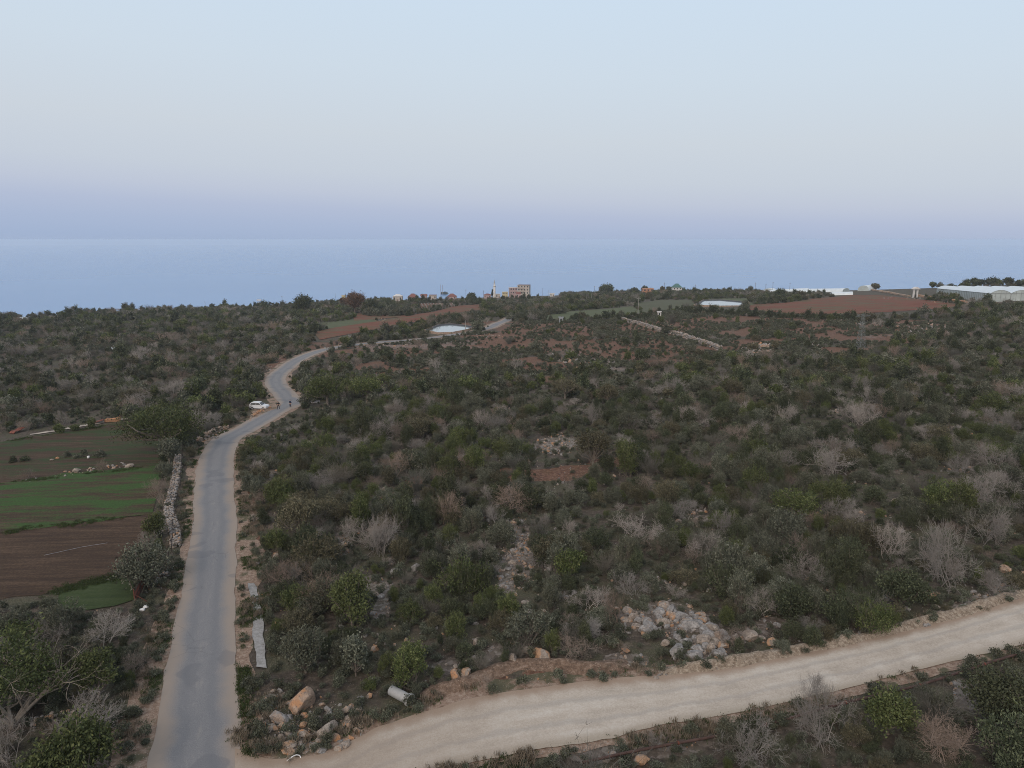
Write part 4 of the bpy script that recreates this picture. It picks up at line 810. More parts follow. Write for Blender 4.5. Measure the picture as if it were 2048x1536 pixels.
# ------------------------------------------------------------------ scattered plants
rs = np.random.default_rng(23)
cands = []
for r0, r1, st in ((34, 75, 1.5), (75, 130, 1.7), (130, 220, 1.9), (220, 340, 2.3), (340, 520, 3.0), (520, 1000, 4.6)):
    x, y, r = scatter(r0, r1, st, rs); cands.append(np.stack([x, y, r], 1))
C = np.vstack(cands); X, Y, R = C.T; Z = H(X, Y); _E = np.interp(np.arctan2(X, Y), _az, EDGE)
px, py, dep = proj(np.stack([X, Y, Z], 1)); pyt = proj(np.stack([X, Y, Z + 2.0], 1))[1]
hw_ = .9 / np.maximum(dep, 20) * FPX; ok = ~blocked(px, py, pyt) & ~blocked(px - hw_, py, None, ('road', 'track', 'strip')) & ~blocked(px + hw_, py, None, ('road', 'track', 'strip')) & (px > -150) & (px < 2200) & (R < _E * 1.04)
ok &= (py < 1700)
hx = np.array(HAND)
for i in range(0, len(X), 4000):
    s = slice(i, i + 4000); d = np.hypot(X[s][:, None] - hx[:, 0], Y[s][:, None] - hx[:, 1]); ok[s] &= ~(d < hx[:, 2]).any(1)
wobp = (fbm(X / 4, Y / 4, 21, 3) - .5) * 2
rk = ellmask(px + wobp * 14, py + wobp * 8, ROCKY); rd = ellmask(px + wobp * 22, py + wobp * 7, REDS)
dens = fbm(X / 9, Y / 9, 77, 3); sparse = inpoly(px, py, SPARSE)
rk = np.maximum(rk, .9 * ellmask(px + wobp * 14, pyt + wobp * 8, ROCKY)); u = rs.random(len(X)); ok &= u > np.maximum(rk * .97, rd * .93)
ok &= ~((dens < .36) & (u < .65)); ok &= ~(sparse & (u < .90)); ok &= ~((px > 480) & (px < 560) & (py > 1340))
ok &= ~inpoly(px, py, [(540, 1360), (700, 1380), (860, 1380), (960, 1340), (1100, 1345), (1200, 1360), (900, 1420), (600, 1540), (480, 1540), (480, 1340)])
X, Y, Z, R, px, py, dep = (v[ok] for v in (X, Y, Z, R, px, py, dep)); n = len(X)
left = (px < 560) & (py < 900) & (px < 480 + (900 - py)); far = R > 300
clus = fbm(X / 16, Y / 16, 91, 2); v = rs.random(n) + (clus - .5) * .6
pb = np.where(left, .36, .22) * np.where(R > 420, .6, 1); kind = np.full(n, 'dark', dtype='U8')
w2 = rs.random(n); kind[(w2 < pb)] = 'bare'; rest = w2 >= pb
kind[rest & (v > .80)] = 'yellow'; kind[rest & (v <= .32)] = 'grey'; kind[rest & (v > .32) & (v < .46)] = 'brown'
hmul = np.clip(rs.lognormal(-.30, .38, n), .32, 1.55) * np.where(far, 1.25, 1.0) * np.where(left, 1.05, 1.0) * (.62 + .85 * fbm(X / 11, Y / 11, 55, 2)) * np.where(R > 420, 1.1, 1.0) * np.where((px > 500) & (px < 650) & (py > 815) & (py < 900), .6, 1.0)
cp = np.array(CAPS)
for i in range(0, n, 4000): s = slice(i, i + 4000); near_ = (np.hypot(X[s][:, None] - cp[:, 0], Y[s][:, None] - cp[:, 1]) < cp[:, 2]).any(1); hmul[s] = np.where(near_, np.minimum(hmul[s], .42), hmul[s])
wmul = hmul * rs.uniform(.85, 1.25, n); rz = rs.uniform(0, 6.283, n)
inf = (px > -20) & (px < 2068) & (py < 1600); size = np.where(inf, wmul / dep, 0)
ADJ = {'dark': 'dark green', 'yellow': 'yellow-green', 'grey': 'grey-green', 'brown': 'brownish green'}
green = np.nonzero(kind != 'bare')[0]; top = set(green[np.argsort(-size[green])[:300]].tolist())
bare = np.nonzero(kind == 'bare')[0]; topb = set(bare[np.argsort(-size[bare])[:255]].tolist())
LS = []
for i in sorted(top):
    pr = PROTO[kind[i]]; fm, st, _f = pr[int(rs.integers(len(pr)))]; s = hmul[i]; big = 'tall' if s > 1.1 else 'low' if s < .72 else 'rounded'
    o = empty('evergreen_shrub', (X[i], Y[i], Z[i] - .05), rz[i], f'{big} {ADJ[kind[i]]} shrub {where(px[i], py[i])}', 'shrub', 'evergreen shrubs of the scrub'); LS.append((o, o['label'], px[i])); o.scale = (wmul[i], wmul[i], s)
    link('foliage', fm, o); link('branches', st, o)
for i in sorted(topb):
    k = i % len(BARE); s = hmul[i] * .85; isb = (i * 7) % 10 < 5; o = link('bare_shrub', BRUSH[i % 4] if isb else BARE[k], None, (X[i], Y[i], Z[i] - .05), rz[i], (wmul[i] * .9, wmul[i] * .9, s))
    big = 'tall' if s > .95 else 'low' if s < .62 else 'leafless'; tag(o, f'{big} {"twiggy" if isb else "greyish" if k % 3 else "tan"} bare shrub {where(px[i], py[i])}', 'bare shrub', 'bare shrubs of the scrub'); LS.append((o, o['label'], px[i]))
single_out(LS)
def put(name, sel, protos, label, base=0):
    sel = np.array(sel, int); P = np.stack([X[sel], Y[sel], Z[sel] - .05], 1); rot = np.stack([rs.normal(0, .06, len(sel)), rs.normal(0, .06, len(sel)), rz[sel]], 1)
    stuff_points(name, P, rot, np.stack([wmul[sel], wmul[sel], hmul[sel] * (.85 if 'bare' in name else 1)], 1), rs.integers(0, len(protos), len(sel)), protos, label)
for cls in ('dark', 'yellow', 'grey', 'brown'):
    sel = [i for i in green if kind[i] == cls and i not in top and R[i] < 150]; selF = [i for i in green if kind[i] == cls and i not in top and R[i] >= 150]
    nm = cls.replace('dark', 'dark_green') + '_scrub'
    put(nm, sel, [ghost(p[0], 'scrub_leaf') for p in PROTO[cls]], f'{ADJ[cls]} scrub covering the middle distance'); put('distant_' + nm, selF, [ghost(p[2], 'scrub_leaf') for p in PROTO[cls]], f'{ADJ[cls]} scrub covering the far land')
put('bare_scrub', [i for i in bare if i not in topb and R[i] < 190], [ghost(m, 'scrub_twig') for m in BARE + BRUSH], 'leafless grey brush between the green shrubs')
put('distant_bare_scrub', [i for i in bare if i not in topb and R[i] >= 190], [ghost(m, 'scrub_twig') for m in BAREF[:2] + BRUSH[:2]], 'leafless reddish brush over the far land')
print('shrubs', len(green), 'bare', len(bare))
# low cushions: undergrowth everywhere, and the grey heath on the red earth
U = []
for r0, r1, st, k in ((34, 80, .80, 0), (80, 200, 1.3, 0), (150, 470, 1.25, 1)):
    x, y, r = scatter(r0, r1, st, rs); z = H(x, y); a, b_, d_ = proj(np.stack([x, y, z], 1)); t_ = proj(np.stack([x, y, z + .5], 1))[1]
    m = ~blocked(a, b_, t_, [n_ for n_, _ in KEEP if n_ not in ('heap', 'low')]) & (a > -100) & (a < 2150); sp = inpoly(a, b_, SPARSE); wv = (fbm(x / 4, y / 4, 21, 3) - .5) * 2
    rr_ = ellmask(a + wv * 14, b_ + wv * 8, ROCKY); re_ = ellmask(a + wv * 22, b_ + wv * 7, REDS); q = rs.random(len(x))
    if k: m &= sp & (q > .28) & (q > re_ * .75) & (fbm(x / 14, y / 14, 31, 3) < .62)
    else: m &= (q > .30) & (q > rr_ * .7) & (q > re_ * .85)
    sc_ = rs.uniform(.55, 1.25, len(x)) * (1.15 if k else .85); U.append(np.stack([x, y, z, sc_, d_, np.full(len(x), k), a, b_], 1)[m])
U = np.vstack(U)
near = U[:, 4] < 120
def putU(name, D, protos, label):
    stuff_points(name, D[:, :3], np.stack([D[:, 0] * 0, D[:, 0] * 0, rs.uniform(0, 6.28, len(D))], 1), np.stack([D[:, 3]] * 2 + [D[:, 3] * rs.uniform(.7, 1.3, len(D))], 1), rs.integers(0, len(protos), len(D)), protos, label)
putU('undergrowth', U[near], [ghost(m, 'undergrowth_tuft') for m in CUSH], 'low grey-green undergrowth between the shrubs'); putU('heath', U[~near], [ghost(m, 'heath_tuft') for m in CUSHF], 'low grey heath on the stony red earth')
print('cushions', len(U))

# ------------------------------------------------------------------ boulders and rubble
RK = []     # x, y, z, size, mesh, seen depth, px, py
def rocks_in(ells, step, smin, smax, rng, pool, pw=2.5, keep=.9):
    for cx, cy, rx, ry, ang in ells:
        p = G(cx, cy); m = mpp(p); A = math.pi * rx * ry * m * m * (1 / max(.12, (CAMZ - p[2]) / np.hypot(p[0], p[1]))); k = int(min(330, max(3, A / step ** 2)))
        for _ in range(k):
            t, q = rng.uniform(0, 6.28), math.sqrt(rng.random()); a = math.radians(ang); u_, v_ = rx * q * math.cos(t), ry * q * math.sin(t)
            x_, y_ = cx + u_ * math.cos(a) - v_ * math.sin(a), cy + u_ * math.sin(a) + v_ * math.cos(a)
            if blocked(np.array([x_]), np.array([y_]), None, ('road', 'track'))[0]: continue
            g_ = G(x_, y_); s = smin + (smax - smin) * rng.random() ** pw; RK.append((g_[0], g_[1], g_[2], s, pool[rng.integers(len(pool))], float(proj([g_])[2][0]), x_, y_))
rb = np.random.default_rng(5)
rocks_in(ROCKY[:32], .95, .10, .42, rb, [0, 1, 2, 3, 0, 1])
rocks_in([(1335, 1235, 80, 28, 5), (1300, 1245, 56, 24, -10), (1395, 1285, 60, 38, 30)], .55, .10, .90, rb, [0, 1, 2, 3, 3, 4], 3)
rocks_in([(1030, 1080, 30, 40, 10), (1025, 1140, 40, 44, -15), (765, 1205, 22, 44, 15), (690, 1088, 30, 18, -20), (1115, 895, 40, 16, 0)], .55, .08, .50, rb, [0, 1, 2, 3, 4], 3)
rocks_in([(640, 1460, 90, 50, -20), (590, 1480, 60, 40, 0), (560, 1440, 40, 60, 0), (700, 1465, 50, 26, -25)], .34, .07, .42, rb, [3, 4, 5, 3, 0, 6], 3.2)
rocks_in([(925, 1345, 26, 20, -20), (1030, 1300, 40, 14, -5), (1500, 1278, 60, 12, -10)], .7, .15, .50, rb, [3, 4, 5, 6])
rocks_in([(1515, 700, 32, 12, -8)], 1.0, .5, 1.2, rb, [3, 4, 5, 6, 7, 1]); rocks_in([(1150, 722, 55, 8, 8), (1225, 730, 22, 6, 20), (1190, 738, 40, 6, 5)], 1.8, .35, 1.0, rb, [3, 4, 5, 6])
rocks_in([(1900, 655, 80, 8, -6), (1850, 665, 60, 7, 0), (1700, 645, 60, 5, 0), (1830, 652, 50, 6, 0), (1640, 692, 20, 10, 0)], 2.2, .3, .9, rb, [3, 4, 5, 0, 1])
rocks_in([(780, 690, 80, 5, -3), (860, 684, 60, 5, -3), (640, 700, 50, 3, -18), (540, 736, 12, 8, 0), (980, 672, 30, 6, 0), (770, 640, 30, 3, 0)], 2.4, .3, .8, rb, [3, 4, 5, 6])
rocks_in([(1960, 606, 60, 4, 4), (1880, 603, 60, 4, 8), (1800, 597, 40, 3, 0)], 4, .4, 1.0, rb, [3, 4, 7])
rocks_in([(1255, 1322, 50, 14, -5), (1400, 1320, 60, 12, -10), (1200, 1505, 60, 20, -12), (1350, 1490, 60, 18, -12), (1570, 1440, 60, 10, -12)], .8, .08, .34, rb, [3, 4, 0, 1])
for k in range(330):       # rubble bank along the upper edge of the white track
    t = rb.random(); x_ = 1300 + 780 * t; y_ = float(np.interp(x_, [1300, 1470, 1655, 1840, 2080], [1345, 1322, 1285, 1243, 1172])) + rb.normal(0, 6)
    g_ = G(x_, y_); RK.append((g_[0], g_[1], g_[2], .07 + .26 * rb.random() ** 2.2, [3, 4, 5, 0][rb.integers(4)], float(proj([g_])[2][0]), x_, y_))
for k in range(420):       # single pale stones showing through the scrub
    x_, y_ = rb.uniform(500, 2040), 740 + 560 * rb.random() ** 1.2
    if blocked(np.array([x_]), np.array([y_]))[0]: continue
    g_ = G(x_, y_)
    for _ in range(rb.integers(1, 6)): X_, Y_ = g_[0] + rb.normal(0, .8), g_[1] + rb.normal(0, .8); q_ = np.array([X_, Y_, float(H(X_, Y_))]); a_, b_, d_ = proj([q_]); RK.append((*q_, .12 + .40 * rb.random() ** 2.5, int(rb.integers(5)), float(d_[0]), float(a_[0]), float(b_[0])))
for k in range(110):       # stones along the wall and verges on the left
    t = rb.random(); x_ = 330 + rb.normal(0, 18); y_ = 1150 + rb.normal(0, 20); x_ += (1150 - y_) * .2
    g_ = G(x_, y_)
    if not blocked(np.array([x_]), np.array([y_]), None, ('road',))[0]: RK.append((g_[0], g_[1], g_[2], .08 + .25 * rb.random() ** 2, [3, 4, 0][rb.integers(3)], float(proj([g_])[2][0]), x_, y_))
for x0, y0, x1, y1, k, s0 in ((110, 952, 262, 928, 60, .25), (60, 1448, 160, 1432, 26, .22), (290, 1160, 340, 1150, 20, .25), (36, 962, 75, 957, 8, .2), (440, 872, 400, 882, 30, .3), (420, 866, 455, 858, 24, .3), (500, 836, 540, 818, 26, .22)):
    for _ in range(k):
        t = rb.random(); x_, y_ = x0 + (x1 - x0) * t, y0 + (y1 - y0) * t + rb.normal(0, 3); g_ = G(x_, y_); RK.append((g_[0], g_[1], g_[2], s0 * rb.uniform(.5, 1.7), [3, 4, 5, 6][rb.integers(4)], float(proj([g_])[2][0]), x_, y_))
# boulders one can name: (x, y of the foot, width px, mesh, squash, label)
NB = [(605, 1412, 50, 6, (.95, .85, .80), 'largest boulder, grey-tan with an orange stripe, right of the asphalt road'), (655, 1464, 46, 4, (1, .55, .45), 'flat tan slab with an orange edge beside the dirt track'), (578, 1500, 28, 3, (1, .9, .7), 'squared pale block at the corner of road and track'),
      (556, 1440, 34, 0, (1, .7, .6), 'grey boulder leaning left of the largest boulder'), (570, 1458, 20, 6, (1, .8, .8), 'orange-brown rock below the largest boulder'), (701, 1455, 15, 7, (1, .9, .9), 'small bright orange rock beside the pale stones'), (693, 1424, 17, 5, (.9, .8, 1.1), 'rounded yellow-tan boulder half hidden by a green bush'),
      (720, 1406, 22, 0, (1, .7, .7), 'blue-grey slab left of the concrete pipe'), (739, 1395, 13, 5, (.9, .8, 1.1), 'small tan boulder left of the concrete pipe'), (690, 1492, 18, 3, (1, .9, .8), 'pale boulder at the edge of the dirt track'), (678, 1500, 16, 4, (1, .9, .8), 'tan boulder in the row at the edge of the dirt track'),
      (911, 1358, 26, 6, (1, .8, .9), 'tan and orange boulder right of the concrete pipe'), (933, 1350, 20, 3, (.9, .8, 1), 'grey boulder beside the tan and orange one'), (1028, 1298, 20, 4, (1, .8, .7), 'flat pale boulder on top of the earth bank'), (1082, 1315, 36, 4, (1, .7, .6), 'long tan boulder at the right end of the earth bank'),
      (1026, 1325, 22, 4, (.9, .8, 1.0), 'rounded boulder set into the earth bank'), (1252, 1303, 15, 7, (1, .8, .7), 'small orange rock at the foot of the grey boulder heap'), (1330, 1290, 17, 5, (.9, .8, 1.0), 'tan wedge-shaped rock in the grey boulder heap'), (1405, 1285, 30, 3, (1, .8, .9), 'largest pale rock at the right of the boulder heap'),
      (1420, 1300, 20, 5, (.8, .8, 1.1), 'egg-shaped tan rock beside the largest pale rock'), (1385, 1260, 34, 0, (1, .7, .7), 'grey ledge rock in the boulder heap'), (1355, 1310, 38, 2, (1, .7, .6), 'sloping grey slab in the boulder heap'), (1500, 1278, 26, 3, (1, .9, .9), 'grey boulder left of the paired rocks above the track'),
      (1543, 1290, 18, 4, (.8, .8, 1.1), 'tall tan rock above the track'), (1552, 1272, 16, 4, (1, .8, .9), 'tan rock behind the tall one above the track'), (1676, 1233, 18, 4, (.9, .9, .9), 'left rock of the pair beside the dense dark bush'), (1692, 1230, 16, 4, (1, .8, .9), 'right rock of the pair beside the dense dark bush'),
      (2009, 1143, 27, 7, (1, .8, .8), 'bright orange boulder near the right edge'), (1870, 1194, 22, 3, (1, .7, .6), 'pale rock in the scrub above the track'), (154, 945, 14, 5, (1, .9, .9), 'round tan boulder at the left end of the field stone row'), (115, 918, 8, 7, (1, .8, .8), 'bright orange rock alone in the upper field'),
      (104, 921, 8, 5, (1, .8, .6), 'flat tan rock beside the orange one in the upper field'), (258, 935, 15, 5, (1, .7, .7), 'brown boulder at the right end of the field stone row'), (1100, 1135, 36, 2, (1, .7, .7), 'large grey boulder right of the stony gully'), (745, 808, 26, 3, (1, .7, .5), 'pale flat rock in the scrub right of the bend'),
      (830, 1140, 18, 1, (1, .8, .9), 'white-capped rock right of the large pale bare shrub'), (790, 1148, 22, 1, (1, .7, .7), 'grey-white rock beside the white-capped one'), (690, 1092, 16, 3, (1, .8, .8), 'pale rock behind the large pale bare shrub'), (1224, 1515, 16, 0, (1, .9, .9), 'grey round rock by the rusty pipe'),
      (1285, 1525, 30, 5, (1, .8, .7), 'tan boulder under the rusty pipe'), (1325, 1478, 12, 4, (.8, .8, 1.1), 'small tan rock above the rusty pipe')]
for x_, y_, w, k, sq, lab in NB:
    p = G(x_, y_); s = w * mpp(p) / 1.4; o = link('boulder', ROCKS[k], None, (p[0], p[1], p[2] + s * sq[2] * .35), rb.uniform(0, 6.28), (s * sq[0], s * sq[1] * 1.1, s * sq[2] * 1.3)); tag(o, lab, 'boulder')
A = np.array([(a[0], a[1], a[2], a[3], a[4], a[5], a[6], a[7]) for a in RK]); vis = (A[:, 6] > 0) & (A[:, 6] < 2048) & (A[:, 7] < 1536) & (A[:, 7] > 560)
sz = np.where(vis, A[:, 3] / A[:, 5], 0); order = np.argsort(-sz); nI = 300 - len(NB)
RC_ = {0: 'grey', 1: 'pale grey', 2: 'light grey', 3: 'tan-grey', 4: 'tan', 5: 'sandy', 6: 'orange-brown', 7: 'rusty orange'}
LS = []
for j in order[:nI]:
    a = A[j]; k = int(a[4]); s = a[3]; q = rb.uniform(.7, 1.2, 3); nm = 'boulder' if s > .3 else 'stone'
    o = link(nm, ROCKS[k], None, (a[0], a[1], a[2] + s * .12), rb.uniform(0, 6.28), (s * q[0], s * q[1], s * q[2])); tag(o, f'{"large" if s > .5 else "mid-sized" if s > .3 else "small"} {RC_[k]} {nm} {where(a[6], a[7])}', nm, 'loose rocks on the scrubland'); LS.append((o, o['label'], a[6]))
single_out(LS)
rest = A[order[nI:]]
stuff_points('rubble', rest[:, :3] + np.array([0, 0, .02]), rb.uniform(0, 6.28, (len(rest), 3)), np.stack([rest[:, 3]] * 3, 1) * rb.uniform(.7, 1.2, (len(rest), 3)), rb.integers(0, len(ROCKF), len(rest)), [ghost(m, 'rubble_stone') for m in ROCKF], 'loose stones and rubble over the scrubland')
# pebbles on verges and gaps
x, y, r = scatter(36, 110, .75, rb); z = H(x, y); a, b_, d_ = proj(np.stack([x, y, z], 1)); m = ~blocked(a, b_, None, ('road', 'track', 'field')) & (a > -50) & (a < 2100)
pm = rb.random(len(x)) < (.16 + .7 * ellmask(a, b_, ROCKY) + .45 * ellmask(a, b_, REDS)); m &= pm
stuff_points('gravel', np.stack([x, y, z + .01], 1)[m], rb.uniform(0, 6.28, (m.sum(), 3)), np.repeat((.04 + .13 * rb.random(m.sum()) ** 3)[:, None], 3, 1), rb.integers(0, len(ROCKF), m.sum()), [ghost(q, 'gravel_stone') for q in ROCKF], 'small stones scattered on the soil')
print('rocks', len(A), 'gravel', m.sum())
# ------------------------------------------------------------------ walls, buildings and other things
def toph(p, row):
    """height above p that reaches a photo row"""
    r = math.hypot(p[0], p[1]); s, _ = row_slope(1024.0, float(row)); px_ = proj([p])[0][0]; s, _ = row_slope(float(px_), float(row)); return CAMZ + float(s) * r - p[2]
rw = np.random.default_rng(77)
def stone_wall(pts, h, w, ss, label, mats, seed=0, mound=0.0):
    P = pix(pts)[:, :2]; P = resample(P, ss * .9); rng = np.random.default_rng(seed); T = np.gradient(P, axis=0); T /= np.linalg.norm(T, axis=1)[:, None]; Nn = np.stack([-T[:, 1], T[:, 0]], 1)
    src = [rock_mesh(rng, mats[0], 1, 5, (1, .8, .7), .05) for _ in range(4)]; SV = []
    for me in src:
        v = np.array([x.co[:] for x in me.vertices]); f = np.array([p.vertices[:] for p in me.polygons]); SV.append((v, f))
    V, F, M, o = [], [], [], 0; lay = max(1, int(h / (ss * .75)))
    for i in range(len(P)):
        for j in range(max(1, int(w / ss))):
            for k in range(lay):
                if rng.random() < .12 + .25 * (k == lay - 1): continue
                t = (j + .5) / max(1, int(w / ss)) - .5; q = P[i] + Nn[i] * (t * w * (1 - .3 * k / lay) + rng.normal(0, ss * .15)) + T[i] * rng.normal(0, ss * .2)
                v, f = SV[rng.integers(4)]; a = rng.uniform(0, 6.28); s = ss * .62 * rng.uniform(.75, 1.25); c_, s_ = math.cos(a), math.sin(a)
                x = v[:, 0] * c_ - v[:, 1] * s_; y = v[:, 0] * s_ + v[:, 1] * c_; z0 = float(H(q[0], q[1])) + ss * .35 + k * ss * .72
                V.append(np.stack([x * s + q[0], y * s + q[1], v[:, 2] * s + z0], 1)); F.append(f + o); o += len(v); M += [int(rng.integers(len(mats)))] * len(f)
    V = np.vstack(V); c = P[len(P) // 2]; org = np.array([c[0], c[1], float(H(c[0], c[1]))])
    ob = link('stone_wall', mesh_np('stone_wall', V - org, np.vstack(F), mats, M), None, org); tag(ob, label, 'stone wall'); return ob
stone_wall([(357, 915), (354, 950), (349, 975), (343, 998), (338, 1012), (339, 1032), (347, 1052), (352, 1072), (350, 1095)], .7, 1.3, .30, 'dry stone wall running between the fields and the asphalt road', [m_tan, m_lime], 1)
stone_wall([(300, 1162), (318, 1155), (342, 1150)], .5, .8, .30, 'short rough stone wall beside the rusty gate', [m_tan, m_lime], 2)
stone_wall([(398, 884), (412, 872), (432, 862), (455, 857)], .8, 1.2, .35, 'orange-tan stone wall under the carob tree at the road bend', [m_tan, m_red], 3)
stone_wall([(1246, 641), (1278, 650), (1310, 660), (1326, 666)], 2.0, 2.2, .75, 'upper stretch of the long stone wall across the red earth ground', [m_tan, m_lime], 4)
stone_wall([(1340, 668), (1375, 678), (1410, 690), (1440, 702)], 2.2, 2.2, .75, 'lower stretch of the long stone wall across the red earth ground', [m_tan, m_lime], 5)
stone_wall([(505, 834), (520, 824), (540, 817)], .6, 1.0, .32, 'low rubble wall at the roadside below the white car', [m_tan, m_red], 6)
stone_wall([(1740, 580), (1775, 586), (1800, 591), (1818, 594)], 1.6, 2.0, .8, 'stone bank climbing from the white gatehouse to the plastic tunnels', [m_tan, m_red], 7)
stone_wall([(1835, 593), (1870, 598), (1910, 604), (1945, 608)], 1.8, 2.5, .9, 'rough stone bank under the left side of the big greenhouse', [m_tan, m_red], 8)
stone_wall([(62, 1450), (100, 1440), (158, 1430)], .5, .7, .32, 'low row of pale stones inside the left thicket', [m_lime, m_tan], 9)
# wire fence beside the wall
m_iron = plain('dark_iron', (.05, .042, .038), .7, .3, .3, 5); m_rust = plain('rusty_steel', (.165, .060, .042), .85, .1, .4, 3); m_rust2 = plain('rust_pipe', (.085, .052, .044), .8, .2, .35, 2)
FP = resample(pix([(366, 903), (363, 950), (361, 985), (352, 1030), (347, 1060), (345, 1100), (338, 1130)])[:, :2], 3.2)
fo = empty('wire_fence', (*FP[0], float(H(*FP[0]))), 0, 'rusty wire fence on thin posts along the asphalt road wall', 'fence'); wires = MB()
for i, q in enumerate(FP):
    z = float(H(*q)); b_ = MB(); b_.tube((0, 0, -.2), (.04 * math.sin(i), .05, 1.5), .035, .03, 6); o = b_.build('post', m_iron, fo); o.location = (q[0] - FP[0][0], q[1] - FP[0][1], z - fo.location.z)
    if i:
        r = FP[i - 1]
        for h in (.35, .8, 1.25, 1.45): wires.tube((r[0] - FP[0][0], r[1] - FP[0][1], float(H(*r)) + h - fo.location.z), (q[0] - FP[0][0], q[1] - FP[0][1], z + h - fo.location.z), .008, None, 3)
wires.build('wires', m_iron, fo)
# rusty gate
a, b_ = G(271, 1207), G(291, 1168); L = float(np.hypot(*(b_ - a)[:2])); rz_ = math.atan2(b_[1] - a[1], b_[0] - a[0])
gt = empty('metal_gate', a, rz_, 'rusty red sheet metal gate standing at the corner of the ploughed field', 'gate'); slope = (b_[2] - a[2])
w = MB(); w.box(.06, L - .06, -.012, .012, .12, 1.18)
for i in range(9): w.box(.1 + i * L / 9.4, .16 + i * L / 9.4, -.03, -.012, .14, 1.16)
w.build('panel', m_rust, gt)
w = MB()
for z in (.06, .62, 1.2): w.box(0, L, -.045, -.0, z - .03, z + .03)
for x in (0, L * .5, L): w.box(x - .03, x + .03, -.05, -.002, .03, 1.25)
w.build('frame', m_iron, gt)
for x in (-.12, L + .12): w = MB(); w.tube((x, 0, -.2), (x, 0, 1.5), .06, .055, 8); w.build('post', m_rust, gt)
w = MB(); w.tube((-.12, .0, 1.0), (.1, -1.0, 0), .03, None, 6); w.build('brace', m_rust, gt)
# litter bags
m_white = plain('white_plastic', (.72, .72, .72), .45, 0, .1, 3)
def blob(sx, sy, sz, seed, mat, name):
    me = rock_mesh(np.random.default_rng(seed), mat, 3, 3, (sx, sy, sz), .12); me.name = name; me.polygons.foreach_set('use_smooth', [True] * len(me.polygons)); return me
for (x, y, s, lab, sd) in ((285, 1221, .26, 'rounder white litter bag lying below the rusty gate', 3), (293, 1215, .30, 'crumpled white litter bag lying beside the rounder one', 4)):
    p = G(x, y); tag(link('litter_bag', blob(s, s * .8, s * .5, sd, m_white, 'bag'), None, (p[0], p[1], p[2] + s * .3), sd), lab, 'litter bag')
p = G(588, 1521); w = MB(); Q = [(.42 * math.cos(t), 0.1 * math.sin(2 * t), .28 * math.sin(t)) for t in np.linspace(0, math.pi, 9)]
for i in range(8): w.tube(Q[i], Q[i + 1], .035, None, 6)
tag(w.build('plastic_hoop', m_white, None, True, (p[0], p[1], p[2] + .05), .3), 'bent white plastic strip at the edge of the dirt track', 'litter')
p = G(177, 917); w = MB(); w.lathe([(0, 0), (.16, 0), (.2, .42), (.18, .42), (.15, .03), (0, .03)], 12); tag(w.build('plastic_bucket', m_white, None, True, p), 'small white bucket standing in the upper field', 'bucket')
# concrete pipe section
m_conc = plain('cast_concrete', (.40, .40, .395), .85, 0, .12, 3); a, b_ = G(783, 1391), G(818, 1408); d = b_ - a; L = 1.95; rz_ = math.atan2(d[1], d[0]); r = .36
w = MB(); prof = [(r - .07, 0), (r, 0), (r, 1.66), (r + .03, 1.70), (r + .09, 1.74), (r + .09, L - .02), (r + .07, L), (r + .02, L), (r + .015, 1.86), (r - .07, 1.85), (r - .07, 0)]
n_ = 28; V = [(z, q * math.cos(2 * math.pi * i / n_), q * math.sin(2 * math.pi * i / n_)) for q, z in prof for i in range(n_)]
w.add(V, [(k * n_ + i, k * n_ + (i + 1) % n_, (k + 1) * n_ + (i + 1) % n_, (k + 1) * n_ + i) for k in range(len(prof) - 1) for i in range(n_)])
cp = w.build('concrete_pipe', m_conc, None, True, (a[0], a[1], a[2] + r + .06), rz_); tag(cp, 'short grey concrete pipe section with a flared socket lying by the dirt track', 'pipe')
bm = bmesh.new(); bm.from_mesh(cp.data); bmesh.ops.recalc_face_normals(bm, faces=bm.faces); bm.to_mesh(cp.data); bm.free()
# long rusty pipeline
PP = resample(pix([(1165, 1534), (1280, 1510), (1440, 1479), (1560, 1450), (1700, 1412), (1820, 1383), (1900, 1358), (2048, 1312), (2300, 1235)])[:, :2], 2.0)
org = np.array([PP[0][0], PP[0][1], float(H(*PP[0]))]); w = MB(); Z_ = [float(H(*q)) + .32 + .05 * math.sin(i * .9) for i, q in enumerate(PP)]
n_ = 10; V = []
for i, q in enumerate(PP):
    t = PP[min(i + 1, len(PP) - 1)] - PP[max(i - 1, 0)]; t = t / np.linalg.norm(t); nn_ = np.array([-t[1], t[0], 0]); 
    for k in range(n_): a_ = 2 * math.pi * k / n_; V.append(np.array([*q, Z_[i]]) - org + .095 * (nn_ * math.cos(a_) + np.array([0, 0, 1]) * math.sin(a_)))
w.add(V, [(i * n_ + k, i * n_ + (k + 1) % n_, (i + 1) * n_ + (k + 1) % n_, (i + 1) * n_ + k) for i in range(len(PP) - 1) for k in range(n_)])
pl = empty('pipeline', org, 0, 'long rusty brown pipeline running below the white dirt track', 'pipeline'); w.build('pipe', m_rust2, pl, True)
w = MB()
for i in range(3, len(PP) - 3, 3):
    t = PP[i + 1] - PP[i]; t /= np.linalg.norm(t); c_ = np.array([*PP[i], Z_[i]]) - org; w.tube(c_ - np.array([*t, 0]) * .05, c_ + np.array([*t, 0]) * .05, .125, None, 12)
w.build('joint_collars', m_rust, pl)
# irrigation pipe on the ploughed field
IP = resample(pix([(88, 1113), (120, 1106), (165, 1096), (215, 1088)])[:, :2], 1.0); o0 = np.array([*IP[0], float(H(*IP[0]))]); w = MB()
for i in range(len(IP) - 1): w.tube(np.array([*IP[i], float(H(*IP[i])) + .14]) - o0, np.array([*IP[i + 1], float(H(*IP[i + 1])) + .14]) - o0, .022, None, 6)
tag(w.build('irrigation_pipe', plain('pale_hose', (.26, .26, .27), .6), None, True, o0), 'thin pale irrigation pipe lying across the ploughed field', 'pipe')
